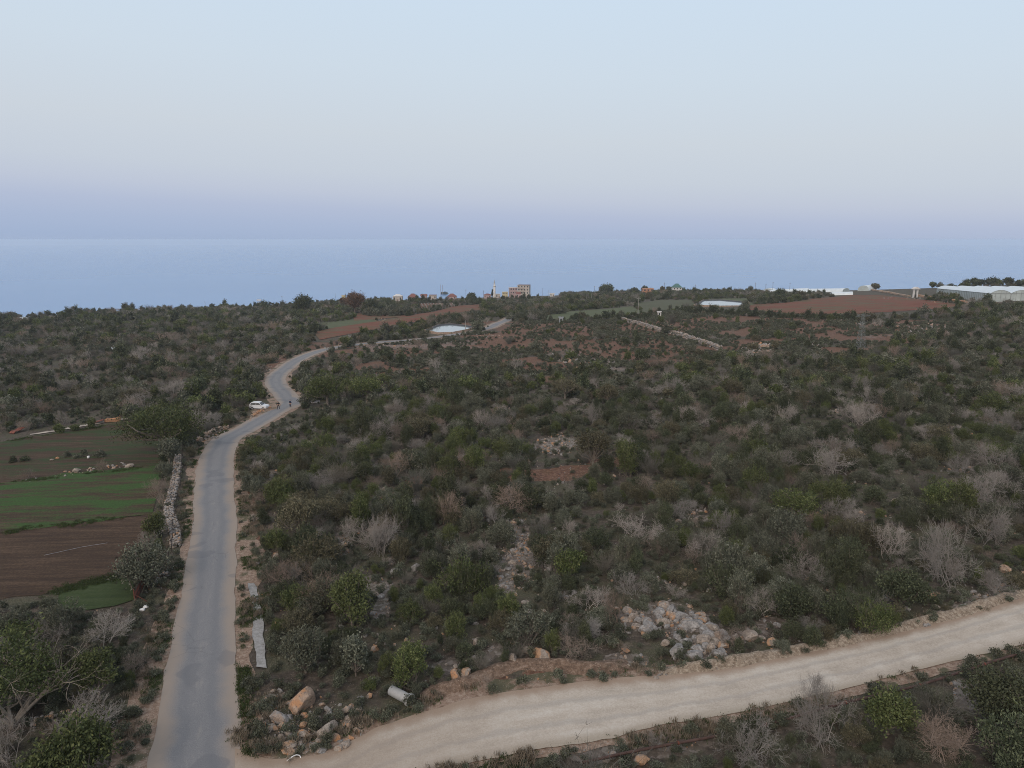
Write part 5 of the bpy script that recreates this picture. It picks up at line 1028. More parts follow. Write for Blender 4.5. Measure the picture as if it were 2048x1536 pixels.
# old bed frame, trough and scrap by the field path
p = G(181, 847); s = mpp(p); w0 = empty('bed_frame', p, .35, 'rusty bed frame propped up on its side by the pale field path', 'bed frame')
w = MB()
for x in (0, 20 * s): w.tube((x, 0, 0), (x - .25, .1, 15 * s), .06, None, 6)
for z in (5, 8, 11, 14): w.tube((-.1, .05, z * s), (20 * s - .1, .05, z * s), .03, None, 5)
w.build('frame', plain('dull_steel', (.17, .15, .135), .8, .2, .3, 4), w0)
p = G(209, 845); s = mpp(p); w = MB(); X_ = [0, .15, .5, .85, 1]; L = 29 * s
for k, (dx, hw, ht) in enumerate([(0, .25, .55), (.1, .5, .7), (.5, .55, .72), (.88, .45, .8), (1, .2, 1.35)]): X_[k] = [(dx * L, y, z) for y, z in ((-hw, ht), (-hw * .6, .1), (hw * .6, .1), (hw, ht), (hw * .85, ht), (hw * .5, .2), (-hw * .5, .2), (-hw * .85, ht))]
w.add([v for r_ in X_ for v in r_], [(k * 8 + i, k * 8 + (i + 1) % 8, (k + 1) * 8 + (i + 1) % 8, (k + 1) * 8 + i) for k in range(4) for i in range(8)] + [tuple(range(8)), tuple(range(32, 40))[::-1]])
tag(w.build('feeding_trough', plain('orange_rust', (.40, .22, .13), .85, 0, .35, 1.5), None, False, p, .25), 'orange rusted trough lying on the pale field path', 'trough')
for k, (x, y, lab) in enumerate([(190, 848, 'reddish scrap sheet in front of the bed frame'), (33, 868, 'reddish scrap sheet by the left end of the field path')]):
    p = G(x, y); w = MB(); w.prism([(0, 0), (.5, .35), (1.2, .30), (2.4, .62), (2.5, .55), (1.3, .22), (.5, .25), (.1, -.1)], 'y', -.6, .6); tag(w.build('scrap_sheet', m_rust, None, False, (p[0] - 1, p[1], p[2] + .15), .3 + k), lab, 'scrap metal')

# ------------------------------------------------------------------ people
def person(p, rz, label, pose, top_c, leg_c, hair_c, scale=1.0):
    J, E, Rr = [], [], []
    def j(x, y, z, r, par=None):
        J.append((x, y, z)); Rr.append(r); 
        if par is not None: E.append((par, len(J) - 1))
        return len(J) - 1
    pel = j(0, 0, .95, .145); wa = j(0, .01, 1.10, .135, pel); ch = j(0, .01, 1.30, .155, wa); nk = j(0, .01, 1.48, .065, ch); hd = j(0, -.01, 1.60, .095, nk); hb = j(0, 0, 1.69, .105, hd); j(0, .01, 1.78, .06, hb)
    for s in (-1, 1):
        sp = pose['stance']; hp = j(.10 * s, 0, .90, .105, pel); kn = j((.10 + sp * .5) * s, -.03, .50, .068, hp); cf = j((.10 + sp * .62) * s, 0, .34, .062, kn); an = j((.10 + sp) * s, .02, .09, .042, cf); j((.11 + sp) * s, -.06, .045, .042, an); j((.12 + sp * 1.1) * s, -.17, .035, .03, len(J) - 1)
        sh = j(.19 * s, .01, 1.42, .065, ch); el, wr, dn = pose['arm'](s); e = j(*el, .042, sh); wv = j(*wr, .028, e); dn = np.array(dn) / np.linalg.norm(dn); lat = np.cross(dn, (0, 1, 0)); lat /= np.linalg.norm(lat) + 1e-9; wq = np.array(wr)
        pm = wq + dn * .07; pmi = j(*pm, .026, wv)
        for t, ln in zip((-.032, -.011, .011, .032), (.068, .08, .075, .058)):
            k1 = pm + dn * .03 + lat * t; a1 = j(*k1, .010, pmi); k2 = k1 + dn * ln * .5 + np.array([0, -.012, 0]); a2 = j(*k2, .009, a1); j(*(k2 + dn * ln * .4 + np.array([0, -.022, 0])), .007, a2)
        th_ = wq + dn * .02 - lat * .035 * s; t1 = j(*th_, .012, wv); j(*(th_ + dn * .05 - lat * .025 * s), .009, t1)
    me = bpy.data.meshes.new('skeleton'); me.from_pydata(J, E, []); o = bpy.data.objects.new('skeleton', me); COL.objects.link(o)
    o.modifiers.new('skin', 'SKIN'); sv = me.skin_vertices[0].data
    for v, r in zip(sv, Rr): v.radius = (r, r * .82)
    for i in range(len(J)): sv[i].use_root = (i == 0)
    ss_ = o.modifiers.new('sub', 'SUBSURF'); ss_.levels = ss_.render_levels = 1
    dg = bpy.context.evaluated_depsgraph_get(); ev = bpy.data.meshes.new_from_object(o.evaluated_get(dg)); bpy.data.objects.remove(o)
    V = np.array([v.co[:] for v in ev.vertices]); Nv = np.array([v.normal[:] for v in ev.vertices]); Fs = [tuple(f.vertices) for f in ev.polygons]
    # nose, ears and chin drawn out of the head surface
    hm = (V[:, 2] > 1.56) & (V[:, 2] < 1.62) & (np.abs(V[:, 0]) < .03) & (V[:, 1] < -.05); V[hm, 1] -= .018
    me = bpy.data.meshes.new('person'); me.from_pydata(V.tolist(), [], Fs); sk = plain('skin', (.36, .22, .16), .6); me.materials.append(sk); me.polygons.foreach_set('use_smooth', [True] * len(Fs))
    root = link('person', me, None, p, rz, scale); tag(root, label, 'person')
    def part(name, sel, off, mat):
        keep = [f for f in Fs if all(sel(V[i]) for i in f)]; ids = sorted({i for f in keep for i in f}); mp_ = {a: b for b, a in enumerate(ids)}
        m = bpy.data.meshes.new(name); m.from_pydata((V[ids] + Nv[ids] * off).tolist(), [], [tuple(mp_[i] for i in f) for f in keep]); m.materials.append(mat); m.polygons.foreach_set('use_smooth', [True] * len(keep)); link(name, m, root)
    wz = [np.array(pose['arm'](s)[1]) for s in (-1, 1)]; hand_ = lambda v: min(np.linalg.norm(v - wz[0]), np.linalg.norm(v - wz[1])) < .17 and (np.linalg.norm(v - (wz[0] if v[0] < 0 else wz[1])) < .17)
    arm = lambda v: abs(v[0]) > .2 and v[2] > .7
    part('jacket', lambda v: ((v[2] > .93 and v[2] < 1.50) or (arm(v) and v[2] < 1.5)) and not hand_(v), .022, plain('jacket_cloth', top_c, .85))
    part('trousers', lambda v: v[2] < 1.0 and v[2] > .08 and not hand_(v) and not (abs(v[0]) > .24 and v[2] > .7), .014, plain('trouser_cloth', leg_c, .85))
    part('shoes', lambda v: v[2] < .12, .012, plain('shoe_leather', (.02, .02, .02), .6)); part('hair', lambda v: v[2] > 1.60 and (v[1] > -.04 or v[2] > 1.72), .014, plain('hair', hair_c, .7))
    return root
person(G(557, 819), .5, 'person in dark clothes with legs apart on the road edge, nearest the white car', {'stance': .15, 'arm': lambda s: ((.36 * s, .06, 1.18), (.13 * s, -.20, 1.10), (-.5 * s, -.6, .1))}, (.018, .018, .020), (.030, .034, .045), (.02, .015, .012), 1.02)
person(G(581, 815), -.4, 'person in a dark blue jacket standing upright in the middle of the asphalt road', {'stance': .03, 'arm': lambda s: ((.27 * s, .04, 1.14), (.25 * s, -.08, .90), (0.02 * s, -.25, -1))}, (.022, .030, .060), (.018, .020, .032), (.02, .015, .012), .98)

# ------------------------------------------------------------------ white car
def car(p, rz, label):
    m_paint = plain('white_paint', (.62, .64, .67), .35, 0, .04, 1, .5); m_glass = plain('car_glass', (.03, .035, .04), .12, 0, .1, 1, .6); m_tyre = plain('rubber', (.02, .02, .02), .9); m_rim = plain('alloy', (.35, .35, .36), .4, .6)
    root = empty('parked_car', p, rz, label, 'car'); W2 = .84
    side = [(-1.95, .32), (1.85, .30), (1.95, .45), (1.93, .72), (1.70, .92), (.95, 1.02), (.30, 1.52), (-.2, 1.60), (-1.45, 1.58), (-1.85, 1.10), (-1.98, .75)]
    V = []; inset = [0, 0, 0, 0, .04, .05, .17, .19, .18, .07, .02]
    for s in (-1, 1): V += [(x, s * (W2 - i_), z) for (x, z), i_ in zip(side, inset)]
    n = len(side); w = MB(); w.add(V, [tuple(range(n)), tuple(range(n, 2 * n))[::-1]] + [(i, i + n, (i + 1) % n + n, (i + 1) % n) for i in range(n)]); body = w.build('body', m_paint, root)
    bm = bmesh.new(); bm.from_mesh(body.data); bmesh.ops.recalc_face_normals(bm, faces=bm.faces); bmesh.ops.bevel(bm, geom=list(bm.edges), offset=.035, segments=2, affect='EDGES'); bm.to_mesh(body.data); bm.free()
    def quad(name, pts, mat, t=.012):
        P_ = np.array(pts, float); nrm = np.cross(P_[1] - P_[0], P_[2] - P_[0]); nrm /= np.linalg.norm(nrm); m = MB(); k = len(P_)
        m.add(np.vstack([P_ + nrm * t, P_ - nrm * t]), [tuple(range(k)), tuple(range(k, 2 * k))[::-1]] + [(i, i + k, (i + 1) % k + k, (i + 1) % k) for i in range(k)]); return m.build(name, mat, root)
    quad('windscreen', [(.92, -.68, 1.06), (.92, .68, 1.06), (.36, .60, 1.49), (.36, -.60, 1.49)], m_glass, .02); quad('rear_window', [(-1.82, -.66, 1.16), (-1.82, .66, 1.16), (-1.50, .58, 1.52), (-1.50, -.58, 1.52)], m_glass, .02)
    for s in (-1, 1):
        y0, y1 = s * .795, s * .685
        quad('side_window', [(.78, y0, 1.06), (-.30, y0, 1.06), (-.30, y1, 1.50), (.26, y1, 1.48)], m_glass); quad('side_window', [(-.38, y0, 1.06), (-1.62, y0, 1.08), (-1.40, y1, 1.49), (-.38, y1, 1.50)], m_glass)
        quad('headlight', [(1.955, s * .55, .62), (1.955, s * .78, .62), (1.90, s * .78, .78), (1.90, s * .55, .78)], plain('lamp_glass', (.5, .5, .5), .2), .02); quad('tail_light', [(-1.985, s * .62, .80), (-1.985, s * .80, .80), (-1.91, s * .78, 1.05), (-1.91, s * .62, 1.05)], plain('tail_lens', (.25, .02, .02), .3), .02)
        m = MB(); m.box(.62, .78, s * .86 - .08, s * .86 + .08, 1.02, 1.14); m.build('mirror', m_paint, root)
        for x in (-1.22, 1.22):
            m = MB(); m.tube((0, -.10, 0), (0, .10, 0), .31, None, 20); wh = m.build('wheel', m_tyre, root, True); wh.location = (x, s * .80, .31); m = MB(); m.tube((0, -.115, 0), (0, .115, 0), .19, None, 14); m.build('rim', m_rim, wh)
    quad('number_plate', [(1.965, -.24, .42), (1.965, .24, .42), (1.962, .24, .53), (1.962, -.24, .53)], plain('plate', (.6, .6, .6), .5), .012); m = MB(); m.box(-1.9, 1.9, -.78, .78, .22, .34); m.build('underbody', m_tyre, root); return root
p = G(519, 818); car(p, -.12, 'small white car parked off the asphalt road behind the bushes at the bend')

# ------------------------------------------------------------------ buildings
m_win = plain('dark_window', (.045, .05, .058), .25, 0, .1, 1, .5); m_door = plain('door_wood', (.12, .07, .045), .7)
def wallm(n, c): return plain(n, c, .9, 0, .12, .6)
def house(name, px, w, top, label, wall, roof=None, kind='flat', storeys=1, base=None, cat='house', rz=0.0, cols=3, depth=.8, rh=.28, balcony=False, py=None):
    p = G(px, py if py else np.interp(px, SKX, SKY_ROW) + 1.5); s = mpp(p); W = w * s; Ht = max(2.6, toph(p, top)); R_h = rh * Ht if kind != 'flat' else 0; Hw = Ht - R_h; D = W * depth
    root = empty(name, p, rz, label, cat); b_ = MB(); b_.box(-W / 2, W / 2, -D / 2, D / 2, -1.5, Hw); b_.build('wall', wall, root)
    rf = MB(); e = .4
    if kind == 'flat': rf.box(-W / 2 - .25, W / 2 + .25, -D / 2 - .25, D / 2 + .25, Hw - .02, Hw + .22)
    elif kind == 'hip':
        a, d_ = W / 2 + e, D / 2 + e; q = max(.01, a - d_ * .9); rf.add([(-a, -d_, Hw), (a, -d_, Hw), (a, d_, Hw), (-a, d_, Hw), (-q, 0, Ht), (q, 0, Ht)], [(0, 1, 5, 4), (1, 2, 5), (2, 3, 4, 5), (3, 0, 4), (3, 2, 1, 0)])
    else: rf.prism([(-D / 2 - e, Hw), (D / 2 + e, Hw), (0, Ht)], 'x', -W / 2 - e, W / 2 + e)
    rf.build('roof', roof or wall, root)
    fh = Hw / storeys
    for k in range(storeys):
        for c in range(cols):
            x = -W / 2 + W * (c + .5) / cols; ww = min(1.0, W / cols * .22)
            if k == 0 and c == cols // 2 and cols > 1:
                m = MB(); m.box(x - .5, x + .5, -D / 2 - .06, -D / 2 + .02, 0, 2.1); m.build('door', m_door, root); continue
            m = MB(); m.box(x - ww, x + ww, -D / 2 - .05, -D / 2 + .02, k * fh + fh * .35, k * fh + fh * .78); m.build('window', m_win, root)
        m = MB(); m.box(-W / 2 - .05, -W / 2 + .02, -.6, .6, k * fh + fh * .35, k * fh + fh * .78); m.build('window', m_win, root)
        if balcony and k: m = MB(); m.box(-W / 2 - .1, W * .1, -D / 2 - 1.3, -D / 2 + .01, k * fh - .15, k * fh); m.box(-W / 2 - .1, W * .1, -D / 2 - 1.3, -D / 2 - 1.2, k * fh - .12, k * fh + .9); m.build('balcony', wall, root)
    return root
w_cream, w_pink, w_white, w_yel, w_or, w_tile, w_green, w_dk = wallm('cream_wall', (.43, .39, .36)), wallm('pink_wall', (.40, .30, .30)), wallm('white_wall', (.58, .57, .56)), wallm('yellow_wall', (.50, .44, .28)), wallm('orange_wall', (.40, .21, .13)), wallm('red_tiles', (.19, .085, .075)), wallm('green_roofing', (.07, .15, .14)), wallm('brown_slab', (.16, .10, .085))
house('apartment_building', 1048, 23, 570, 'tall cream apartment building with brown flat roof in the distant village', w_cream, w_dk, 'flat', 4, cat='building', cols=4, balcony=True, rz=-.2)
house('apartment_building', 1026, 15, 575, 'red and white block left of the tall cream apartment building', w_pink, w_white, 'flat', 3, cat='building', cols=3, rz=.2)
m = MB(); _r = bpy.data.objects['apartment_building.001']; m.box(-1.2, 2.2, -7.2, -6.8 + 1, -1, 13) if False else None
house('village_house', 1010, 11, 584, 'pale yellow house left of the red and white block', w_yel, w_yel, 'flat', 2, cols=3)
house('village_house', 1037, 9, 584, 'small pink house in front of the tall apartment building', w_pink, w_tile, 'gable', 1, cols=2, py=596)
house('village_house', 1104, 9, 587, 'small white house right of the village apartment buildings', w_white, w_white, 'flat', 1, cols=2)
house('village_house', 796, 18, 588, 'long white-roofed house at the left end of the village', w_cream, w_white, 'hip', 1, cols=3)
house('village_house', 826, 19, 587, 'wide dark red roofed house beside the white-roofed one', w_pink, w_tile, 'hip', 1, cols=3, rh=.5)
house('village_house', 848, 12, 588, 'pink house between the two dark red roofed houses', w_pink, w_tile, 'gable', 1, cols=2)
house('village_house', 866, 14, 590, 'low cream house with a flat roof left of the twin towers', w_cream, w_tile, 'flat', 1, cols=3)
house('village_house', 904, 18, 587, 'dark red roofed house right of the twin towers', w_pink, w_tile, 'hip', 1, cols=3, rh=.5)
house('village_house', 975, 14, 587, 'red roofed house half hidden left of the cypress', w_pink, w_tile, 'hip', 1, cols=3)
house('farm_house', 1295, 21, 577, 'bright orange flat-roofed house on the ridge', w_or, w_or, 'flat', 2, cols=3, py=589)
house('farm_house', 1353, 18, 567, 'white house with a green hipped roof on the ridge', w_white, w_green, 'hip', 2, cols=3, rh=.42, py=585)
house('farm_house', 688, 7, 591, 'small yellow house behind the reddish-brown tree', w_yel, w_yel, 'flat', 1, cols=2)
house('farm_house', 519, 8, 599, 'tiny white house on the left skyline', w_white, w_white, 'flat', 1, cols=2, py=609)
house('farm_shed', 1122, 8, 640, 'small grey shed at the edge of the red earth ground', wallm('grey_sheet', (.30, .33, .36)), None, 'flat', 1, cat='shed', cols=1, py=646)
house('water_tank', 1318, 7, 629, 'pale block-shaped water tank above the long stone wall', w_white, None, 'flat', 1, cat='tank', cols=1, py=634)
# minaret
p = G(989, 596); h = toph(p, 559); mi = empty('minaret', p, 0, 'slender white minaret rising over the distant village', 'minaret'); r = 1.25
w = MB(); w.box(-r * 1.3, r * 1.3, -r * 1.3, r * 1.3, -1, h * .16); w.build('base', w_white, mi); w = MB(); w.lathe([(r * 1.15, h * .16), (r, h * .22), (r * .92, h * .62), (r * .75, h * .63), (r * .7, h * .80)], 14); w.build('shaft', w_white, mi, True)
w = MB(); w.lathe([(r * .9, h * .60), (r * 1.45, h * .63), (r * 1.45, h * .665), (r * .72, h * .665)], 14); w.build('balcony', w_white, mi); w = MB(); w.lathe([(r * .8, h * .80), (.12, h * .96), (.05, h)], 14); w.build('spire', wallm('lead_grey', (.33, .35, .38)), mi)
house('mosque', 996, 9, 588, 'low pale mosque building at the foot of the minaret', w_cream, w_cream, 'flat', 1, cat='mosque', cols=2)
for x, t, lab in ((881.5, 568.5, 'left one of the twin slim grey towers'), (885.2, 570, 'right one of the twin slim grey towers')):
    p = G(x, 597); h = toph(p, t); tw = empty('tower', p, 0, lab, 'tower'); w = MB()
    for sx, sy in ((-1, -1), (1, -1), (1, 1), (-1, 1)): w.tube((sx * .55, sy * .55, -1), (sx * .4, sy * .4, h), .13, None, 5)
    w.build('legs', wallm('tower_grey', (.26, .25, .26)), tw); w = MB()
    for k in range(14): w.box(-.6, .6, -.6, .6, h * k / 14, h * k / 14 + .8)
    w.build('panels', wallm('tower_panel', (.30, .27, .27)), tw)
# poles
m_pole = plain('pole_concrete', (.30, .29, .27), .9); m_polew = plain('pole_wood', (.13, .115, .10), .9)
def pole(px, py, top, label, pale=False, arm=True, r=.14):
    p = G(px, py); h = toph(p, top); r = max(r, mpp(p) * .32); o = empty('utility_pole', p, 0, label, 'pole', 'distant utility poles'); mt = m_pole if pale else m_polew
    w = MB(); w.tube((0, 0, -.5), (0, 0, h), r, r * .7, 8); w.build('shaft', mt, o)
    if arm:
        w = MB(); w.box(-.9, .9, -.07, .07, h - .75, h - .6); w.build('crossarm', mt, o)
        for x in (-.8, 0, .8): w = MB(); w.lathe([(.07, h - .6), (.10, h - .5), (.04, h - .35)], 6, 0, (x, 0, 0)); w.build('insulator', m_white, o)
for a_ in [(1276, 629, 595, 'tall pole with a crossarm in the valley in front of the orange house', True), (1173.5, 602, 581, 'pale pole standing left of its twin on the far slope', True, False), (1183, 605, 587, 'pale pole standing right of its twin on the far slope', True, False), (671, 603, 586, 'dark pole on the skyline left of the reddish-brown tree'),
           (565, 612, 592, 'thin pole on the skyline above the round dark tree'), (932, 597, 579, 'dark pole left of the rounded village tree'), (967, 597, 581, 'dark pole left of the red roofed house by the cypress'), (1085.5, 596, 576, 'tall mast right of the tall apartment building', False, False), (1097.5, 595, 580, 'pale mast beside the small white house', True, False),
           (1189, 590, 572, 'thin pole on the skyline left of the tall dark tree'), (1328, 588, 565, 'thin pole beside the narrow brown tree'), (1390, 586, 569, 'thin pole on the skyline right of the green-roofed house'), (1510, 583, 565, 'leftmost thin pole above the long white tunnels'), (1531, 583, 567, 'second thin pole above the long white tunnels'),
           (1545, 583, 564, 'third thin pole above the long white tunnels'), (1579, 583, 565, 'rightmost thin pole above the long white tunnels'), (931, 661, 641, 'slanting-looking thin pole beside the white reservoir', True, False), (1123, 646, 632, 'short pole behind the small grey shed', False, False), (411, 617, 602, 'thin pole on the left skyline')]: pole(*a_)
# lattice pylon
p = G(1720, 701); h = toph(p, 629); py_ = empty('lattice_pylon', p, .3, 'grey lattice power pylon standing in the right scrub', 'pylon'); m_st = plain('galvanised_steel', (.17, .19, .19), .6, .3, .15, 2)
w = MB(); LV = 9; wd = lambda t: 1.0 * (1 - t) + .28 * t
for k in range(LV):
    a_, b2 = k / LV, (k + 1) / LV; A_, B_ = wd(a_), wd(b2); c0 = [(sx * A_, sy * A_, a_ * h) for sx, sy in ((-1, -1), (1, -1), (1, 1), (-1, 1))]; c1 = [(sx * B_, sy * B_, b2 * h) for sx, sy in ((-1, -1), (1, -1), (1, 1), (-1, 1))]
    for i in range(4): w.tube(c0[i], c1[i], .06, None, 4); w.tube(c0[i], c1[(i + 1) % 4], .035, None, 4); w.tube(c0[(i + 1) % 4], c1[i], .035, None, 4); w.tube(c1[i], c1[(i + 1) % 4], .035, None, 4)
w.build('lattice_tower', m_st, py_); w = MB()
w.box(-2.6, 2.6, -.12, .12, h - .5, h - .34)
for x in (-2.6, 2.6): w.tube((x, 0, h - .4), (0, 0, h + .3), .035, None, 4)
w.build('crossarm', m_st, py_)
for x in (-2.4, -1.2, 1.2, 2.4): w = MB(); w.lathe([(.05, h - .34), (.12, h - .2), (.05, h - .1), (.12, h), (.04, h + .12)], 8, 0, (x, 0, 0)); w.build('insulator', plain('brown_glaze', (.08, .05, .04), .4), py_)
# greenhouse with arched spans
m_film = plain('greenhouse_film', (.60, .66, .70), .35, 0, .08, .3, .5); m_side = plain('greenhouse_side', (.40, .45, .45), .5, 0, .18, .25, .4); m_fr = plain('greenhouse_frame', (.30, .32, .32), .5, .4)
P0, P1 = G(1979, 605), G(1872, 592.5); dv = (P1 - P0)[:2]; Dl = float(np.hypot(*dv)); dv /= Dl; wv_ = np.array([1.0, -.10]); wv_ /= np.linalg.norm(wv_); z0 = min(P0[2], P1[2]) - .3; z0 = P0[2] - .3; zt = P0[2] + toph(P0, 586.5); eh = zt - z0; zsl = (P1[2] + toph(P1, 576.5) - zt) / Dl; sp, ns = 9.6, 9; rise = 1.7
gh = empty('greenhouse', (P0[0], P0[1], z0), 0, 'long white multi-span greenhouse with arched plastic roofs at the right edge', 'greenhouse')
def gp(u, v, z): q = wv_ * u + dv * v; return (q[0], q[1], z + zsl * v)
arc = [(t, math.sin(math.pi * t) ** .8 * rise) for t in np.linspace(0, 1, 13)]
for s in range(ns):
    w = MB(); V = [gp((s + t) * sp, v, eh + z) for v in np.linspace(-.15, Dl + .15, 12) for t, z in arc]; w.add(V, [(k * 13 + i, k * 13 + i + 1, (k + 1) * 13 + i + 1, (k + 1) * 13 + i) for k in range(11) for i in range(12)]); w.build('roof_span', m_film, gh, True)
    for v, nm in ((0, 'gable_end'), (Dl, 'gable_end')):
        w = MB(); V = [gp(s * sp + .06, v, 0), gp((s + 1) * sp - .06, v, 0)] + [gp((s + .01 + .98 * t) * sp, v, eh + z * .98) for t, z in arc[::-1]]; w.add(V, [tuple(range(len(V)))]); w.build(nm, m_side, gh)
    w = MB()
    for k in range(4): w.tube(gp((s + k / 4) * sp, -.12, 0), gp((s + k / 4) * sp, -.12, eh + (0 if k == 0 else rise * .6)), .07 if k else .12, None, 5)
    w.tube(gp(s * sp, -.12, eh), gp((s + 1) * sp, -.12, eh), .08, None, 5); w.tube(gp(s * sp, -.12, 1.2), gp((s + 1) * sp, -.12, 1.2), .06, None, 5); w.build('frame', m_fr, gh)
for u in (0, ns * sp): w = MB(); w.add([gp(u, 0, 0), gp(u, Dl, 0), gp(u, Dl, eh), gp(u, 0, eh)], [(0, 1, 2, 3)]); w.build('side_wall', m_side, gh)
w = MB()
for k in range(34): w.tube(gp(-.12, Dl * k / 33, -.5), gp(-.12, Dl * k / 33, eh), .07, None, 5)
w.tube(gp(-.12, 0, eh - .1), gp(-.12, Dl, eh - .1), .09, None, 5); w.build('side_posts', m_fr, gh); w = MB(); w.add([gp(-.6, -.6, -1.2), gp(ns * sp, -.6, -1.2), gp(ns * sp, -.6, .35), gp(-.6, -.6, .35), gp(-.6, Dl, -1.2), gp(-.6, Dl, .35)], [(0, 1, 2, 3), (0, 3, 5, 4)]); w.build('plinth', w_cream, gh)
# plastic tunnels
def tunnel(a, b2, w_, row, label, mat=m_film, name='plastic_tunnel', group='plastic tunnels on the ridge'):
    A_, B_ = G(*a), G(*b2); h = max(1.2, toph(A_, row)); d = (B_ - A_)[:2]; L_ = np.hypot(*d); d /= L_; n_ = np.array([-d[1], d[0]]); o = empty(name, A_, 0, label, 'greenhouse', group); m = MB(); K_ = max(3, int(L_ / 6)); V = []
    for k in range(K_ + 1):
        for i in range(9): t = math.pi * i / 8; q = d * L_ * k / K_ + n_ * math.cos(t) * w_ / 2; zz_ = float(H(A_[0] + q[0], A_[1] + q[1])) - A_[2]; V.append((q[0], q[1], zz_ + math.sin(t) ** .7 * h - .2 * (i in (0, 8))))
    m.add(V, [(k * 9 + i, k * 9 + i + 1, (k + 1) * 9 + i + 1, (k + 1) * 9 + i) for k in range(K_) for i in range(8)]); m.build('film', mat, o, True); m = MB(); m.add(V[:9], [tuple(range(9))]); m.add(V[-9:], [tuple(range(9))]); m.build('end_panel', m_side, o)
for a_ in [((1518, 585), (1612, 581), 14, 580, 'left half of the long row of white plastic tunnels'), ((1606, 584), (1692, 583), 16, 577.5, 'right half of the long row of white plastic tunnels'), ((1662, 590), (1704, 589), 10, 584, 'short low tunnel in front of the long row'), ((1536, 583), (1680, 580), 10, 577, 'rear tunnel behind the long row'),
           ((1726, 582), (1742, 580), 9, 571, 'small bluish tunnel standing alone left of the meadow'), ((1748, 577), (1806, 575), 10, 571.5, 'left tunnel along the top of the hill meadow'), ((1808, 576), (1872, 575), 10, 571, 'right tunnel along the top of the hill meadow'), ((633, 608), (662, 606), 10, 603, 'left one of the low tunnels beyond the round dark tree'),
           ((664, 606), (692, 603), 10, 600, 'right one of the low tunnels beyond the round dark tree'), ((738, 604), (765, 601), 8, 599, 'low white tunnel right of the reddish-brown tree'), ((-6, 640), (18, 638), 6, 636, 'white tunnel at the left end of the skyline'), ((37, 638), (50, 637), 5, 635.5, 'small white tunnel near the left end of the skyline'),
           ((1392, 584), (1402, 584), 8, 579.5, 'low white roof on the skyline right of the green-roofed house'), ((1146, 609), (1170, 608), 8, 606.5, 'flat white tunnel in the olive slope of the valley'), ((214, 703), (248, 700), 5, 695, 'pale grey roof half hidden in the far left scrub')]: tunnel(*a_)
# white gatehouse on two columns
p = G(1830, 595.5); s = mpp(p); h = toph(p, 573.5); go_ = empty('gatehouse', p, .15, 'white gateway of two tall columns with a small roof', 'gate')
for x in (-5.2, 2.6): w = MB(); w.box(x * s, (x + 2.4) * s, -.4, .4, -1, h * .78); w.build('column', w_white, go_)
w = MB(); w.prism([(-7.2 * s, h * .78), (7.0 * s, h * .78), (6.2 * s, h * .86), (0, h), (-6.4 * s, h * .86)], 'y', -1.2, 1.2); w.build('roof', w_white, go_)
w = MB(); w.box(-2.4 * s, 2.2 * s, -.05, .05, 0, h * .3); w.build('gate_leaf', m_iron, go_)

# vineyard rows behind the far red field
for k in range(12):
    x = 836 + k * 6.2; a_, b2 = G(x, 609.5 + .1 * k), G(x + 5, 618 - .35 * k); w = MB(); P_ = np.linspace(a_, b2, 8)
    for q in P_: w.tube((q[0] - a_[0], q[1] - a_[1], float(H(q[0], q[1])) - a_[2] - .1), (q[0] - a_[0] + .1, q[1] - a_[1], float(H(q[0], q[1])) - a_[2] + 1.7), .12, None, 4)
    for q, r_ in zip(P_[:-1], P_[1:]): w.tube((q[0] - a_[0], q[1] - a_[1], float(H(q[0], q[1])) - a_[2] + 1.3), (r_[0] - a_[0], r_[1] - a_[1], float(H(r_[0], r_[1])) - a_[2] + 1.3), .16, None, 4)
    tag(w.build('vine_row', m_twig, None, False, a_), nth(k + 1) + ' bare vine row from left on the red soil behind the far field', 'vine row', 'vine rows of the far vineyard')

# grass tufts on the verges and dry stalks
TM = foliage('verge_grass', (.030, .048, .016), (.048, .075, .024), (.085, .11, .045), .2); DM = foliage('dry_stalks', (.12, .095, .07), (.20, .165, .125), (.30, .26, .21), .2)
def tuft(mat, n, h, w_, seed):
    rng = np.random.default_rng(seed); C_ = np.stack([rng.normal(0, w_, n), rng.normal(0, w_, n), np.full(n, h * .45)], 1); D_ = np.stack([rng.normal(0, .35, n), rng.normal(0, .35, n), np.ones(n)], 1); V, F = leaf_quads(C_, D_, h, .035, rng, .12)
    return mesh_np('tuft', V, F, [mat], attrs={'v': np.repeat(rng.random(n), 4), 'c': np.full(4 * n, .5)})
TG = [ghost(tuft(TM, 26, .19, .14, k), 'grass_tuft') for k in range(3)]; TD = [ghost(tuft(DM, 30, .55, .14, k + 9), 'dry_tuft') for k in range(3)]
def band(side, lo, hi, n, r0, r1, cl=.45):
    k = np.nonzero((RCd > r0) & (RCd < r1))[0]; i = k[rw.integers(0, len(k), n)]; d = RW[i] + rw.uniform(lo, hi, n); Q = offset(RC, np.zeros(len(RC))); T = np.gradient(Q, axis=0); T /= np.linalg.norm(T, axis=1)[:, None]; q = Q[i] + np.stack([T[i, 1], -T[i, 0]], 1) * (side * d)[:, None] + T[i] * rw.uniform(-.6, .6, n)[:, None]
    q = q[fbm(q[:, 0] / 3, q[:, 1] / 3, 61, 2) > cl]; return q
Qg = np.vstack([band(1, .05, .9, 420, 36, 56, .38), band(1, .3, 1.6, 900, 50, 130, .46), band(-1, .2, 1.4, 1400, 50, 140, .48), band(1, .6, 3.0, 900, 56, 80, .4)])
Qd = np.vstack([band(1, .6, 3.0, 900, 36, 120, .50), band(-1, .8, 2.6, 900, 40, 150, .5)])
tv = []
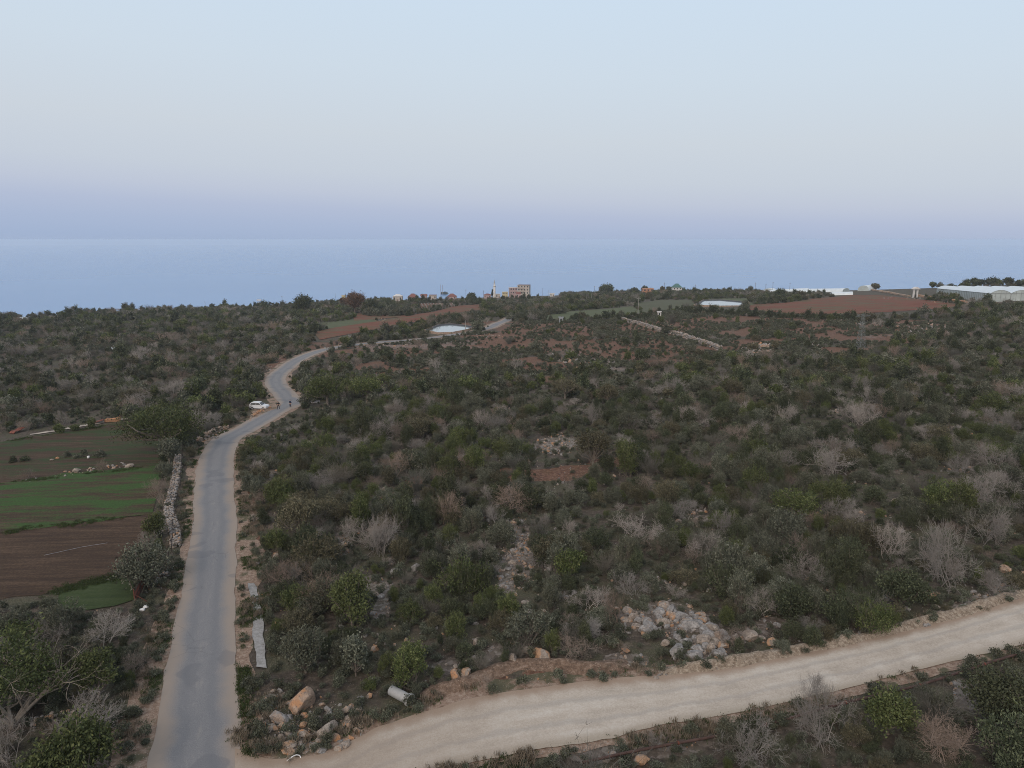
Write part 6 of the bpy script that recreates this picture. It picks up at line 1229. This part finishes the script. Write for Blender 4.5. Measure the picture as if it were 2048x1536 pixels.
for k in range(1500):
    t = rw.random(); i = int(t * (len(TB) - 1)); tv.append(TB[i] + (TB[i] - TA[min(i, len(TA) - 1)]) / (np.linalg.norm(TB[i] - TA[min(i, len(TA) - 1)]) + 1e-6) * rw.uniform(.2, 1.8) + rw.normal(0, .25, 2))
    if k % 2: j_ = int(t * (len(TA) - 1)); tv.append(TA[j_] - (TB[j_] - TA[j_]) / (np.linalg.norm(TB[j_] - TA[j_]) + 1e-6) * rw.uniform(.5, 1.9) + rw.normal(0, .25, 2))
tv = np.array(tv); tv = tv[fbm(tv[:, 0] / 3, tv[:, 1] / 3, 63, 2) > .47]; hf = len(tv) // 2; Qg = np.vstack([Qg, tv[:hf]]); Qd = np.vstack([Qd, tv[hf:]])
def put2(name, Q, pr, label, s0):
    P_ = np.column_stack([Q, H(Q[:, 0], Q[:, 1]) + .04]); n = len(P_); stuff_points(name, P_, np.stack([np.zeros(n), np.zeros(n), rw.uniform(0, 6.28, n)], 1), np.repeat(rw.uniform(.5, 1.3, n)[:, None] * s0, 3, 1), rw.integers(0, len(pr), n), pr, label)
put2('verge_grass', Qg, TG, 'green grass tufts along the road and track verges', 1.0); put2('dry_stalks', Qd, TD, 'dry straw-coloured stalks along the verges', .9)
# grass and stubble in the fields' edges
fe = np.vstack([np.stack([np.interp(rw.random(260), [0, 1], [a_[0], b2[0]]) * 0 + a_[0] + (b2[0] - a_[0]) * (tt := rw.random(260)) + rw.normal(0, .3, 260), a_[1] + (b2[1] - a_[1]) * tt + rw.normal(0, .3, 260)], 1) for a_, b2 in ((G(0, 1068), G(300, 1029)), (G(110, 1186), G(230, 1156)), (G(0, 970), G(290, 936)), (G(20, 882), G(250, 846)))]); fe = fe + rw.normal(0, .5, fe.shape); fe = fe[fbm(fe[:, 0] / 2.5, fe[:, 1] / 2.5, 71, 3) > .5]
put2('field_edge_grass', fe, TG, 'rank green grass along the edges of the fields', 1.1)

# ------------------------------------------------------------------ the air
hz = MB(); hz.box(-20500, 20500, -20500, 20500, -109.5, 34.0); hm = bpy.data.materials.new('haze_air'); hm.use_nodes = True; hn = hm.node_tree; hn.nodes.clear()
ho = hn.nodes.new('ShaderNodeOutputMaterial'); pv = hn.nodes.new('ShaderNodeVolumePrincipled'); pv.inputs['Color'].default_value = (.77, .865, .965, 1); pv.inputs['Density'].default_value = .00012; pv.inputs['Anisotropy'].default_value = .0; hn.links.new(pv.outputs[0], ho.inputs['Volume'])
tag(hz.build('haze', hm), kind='stuff')
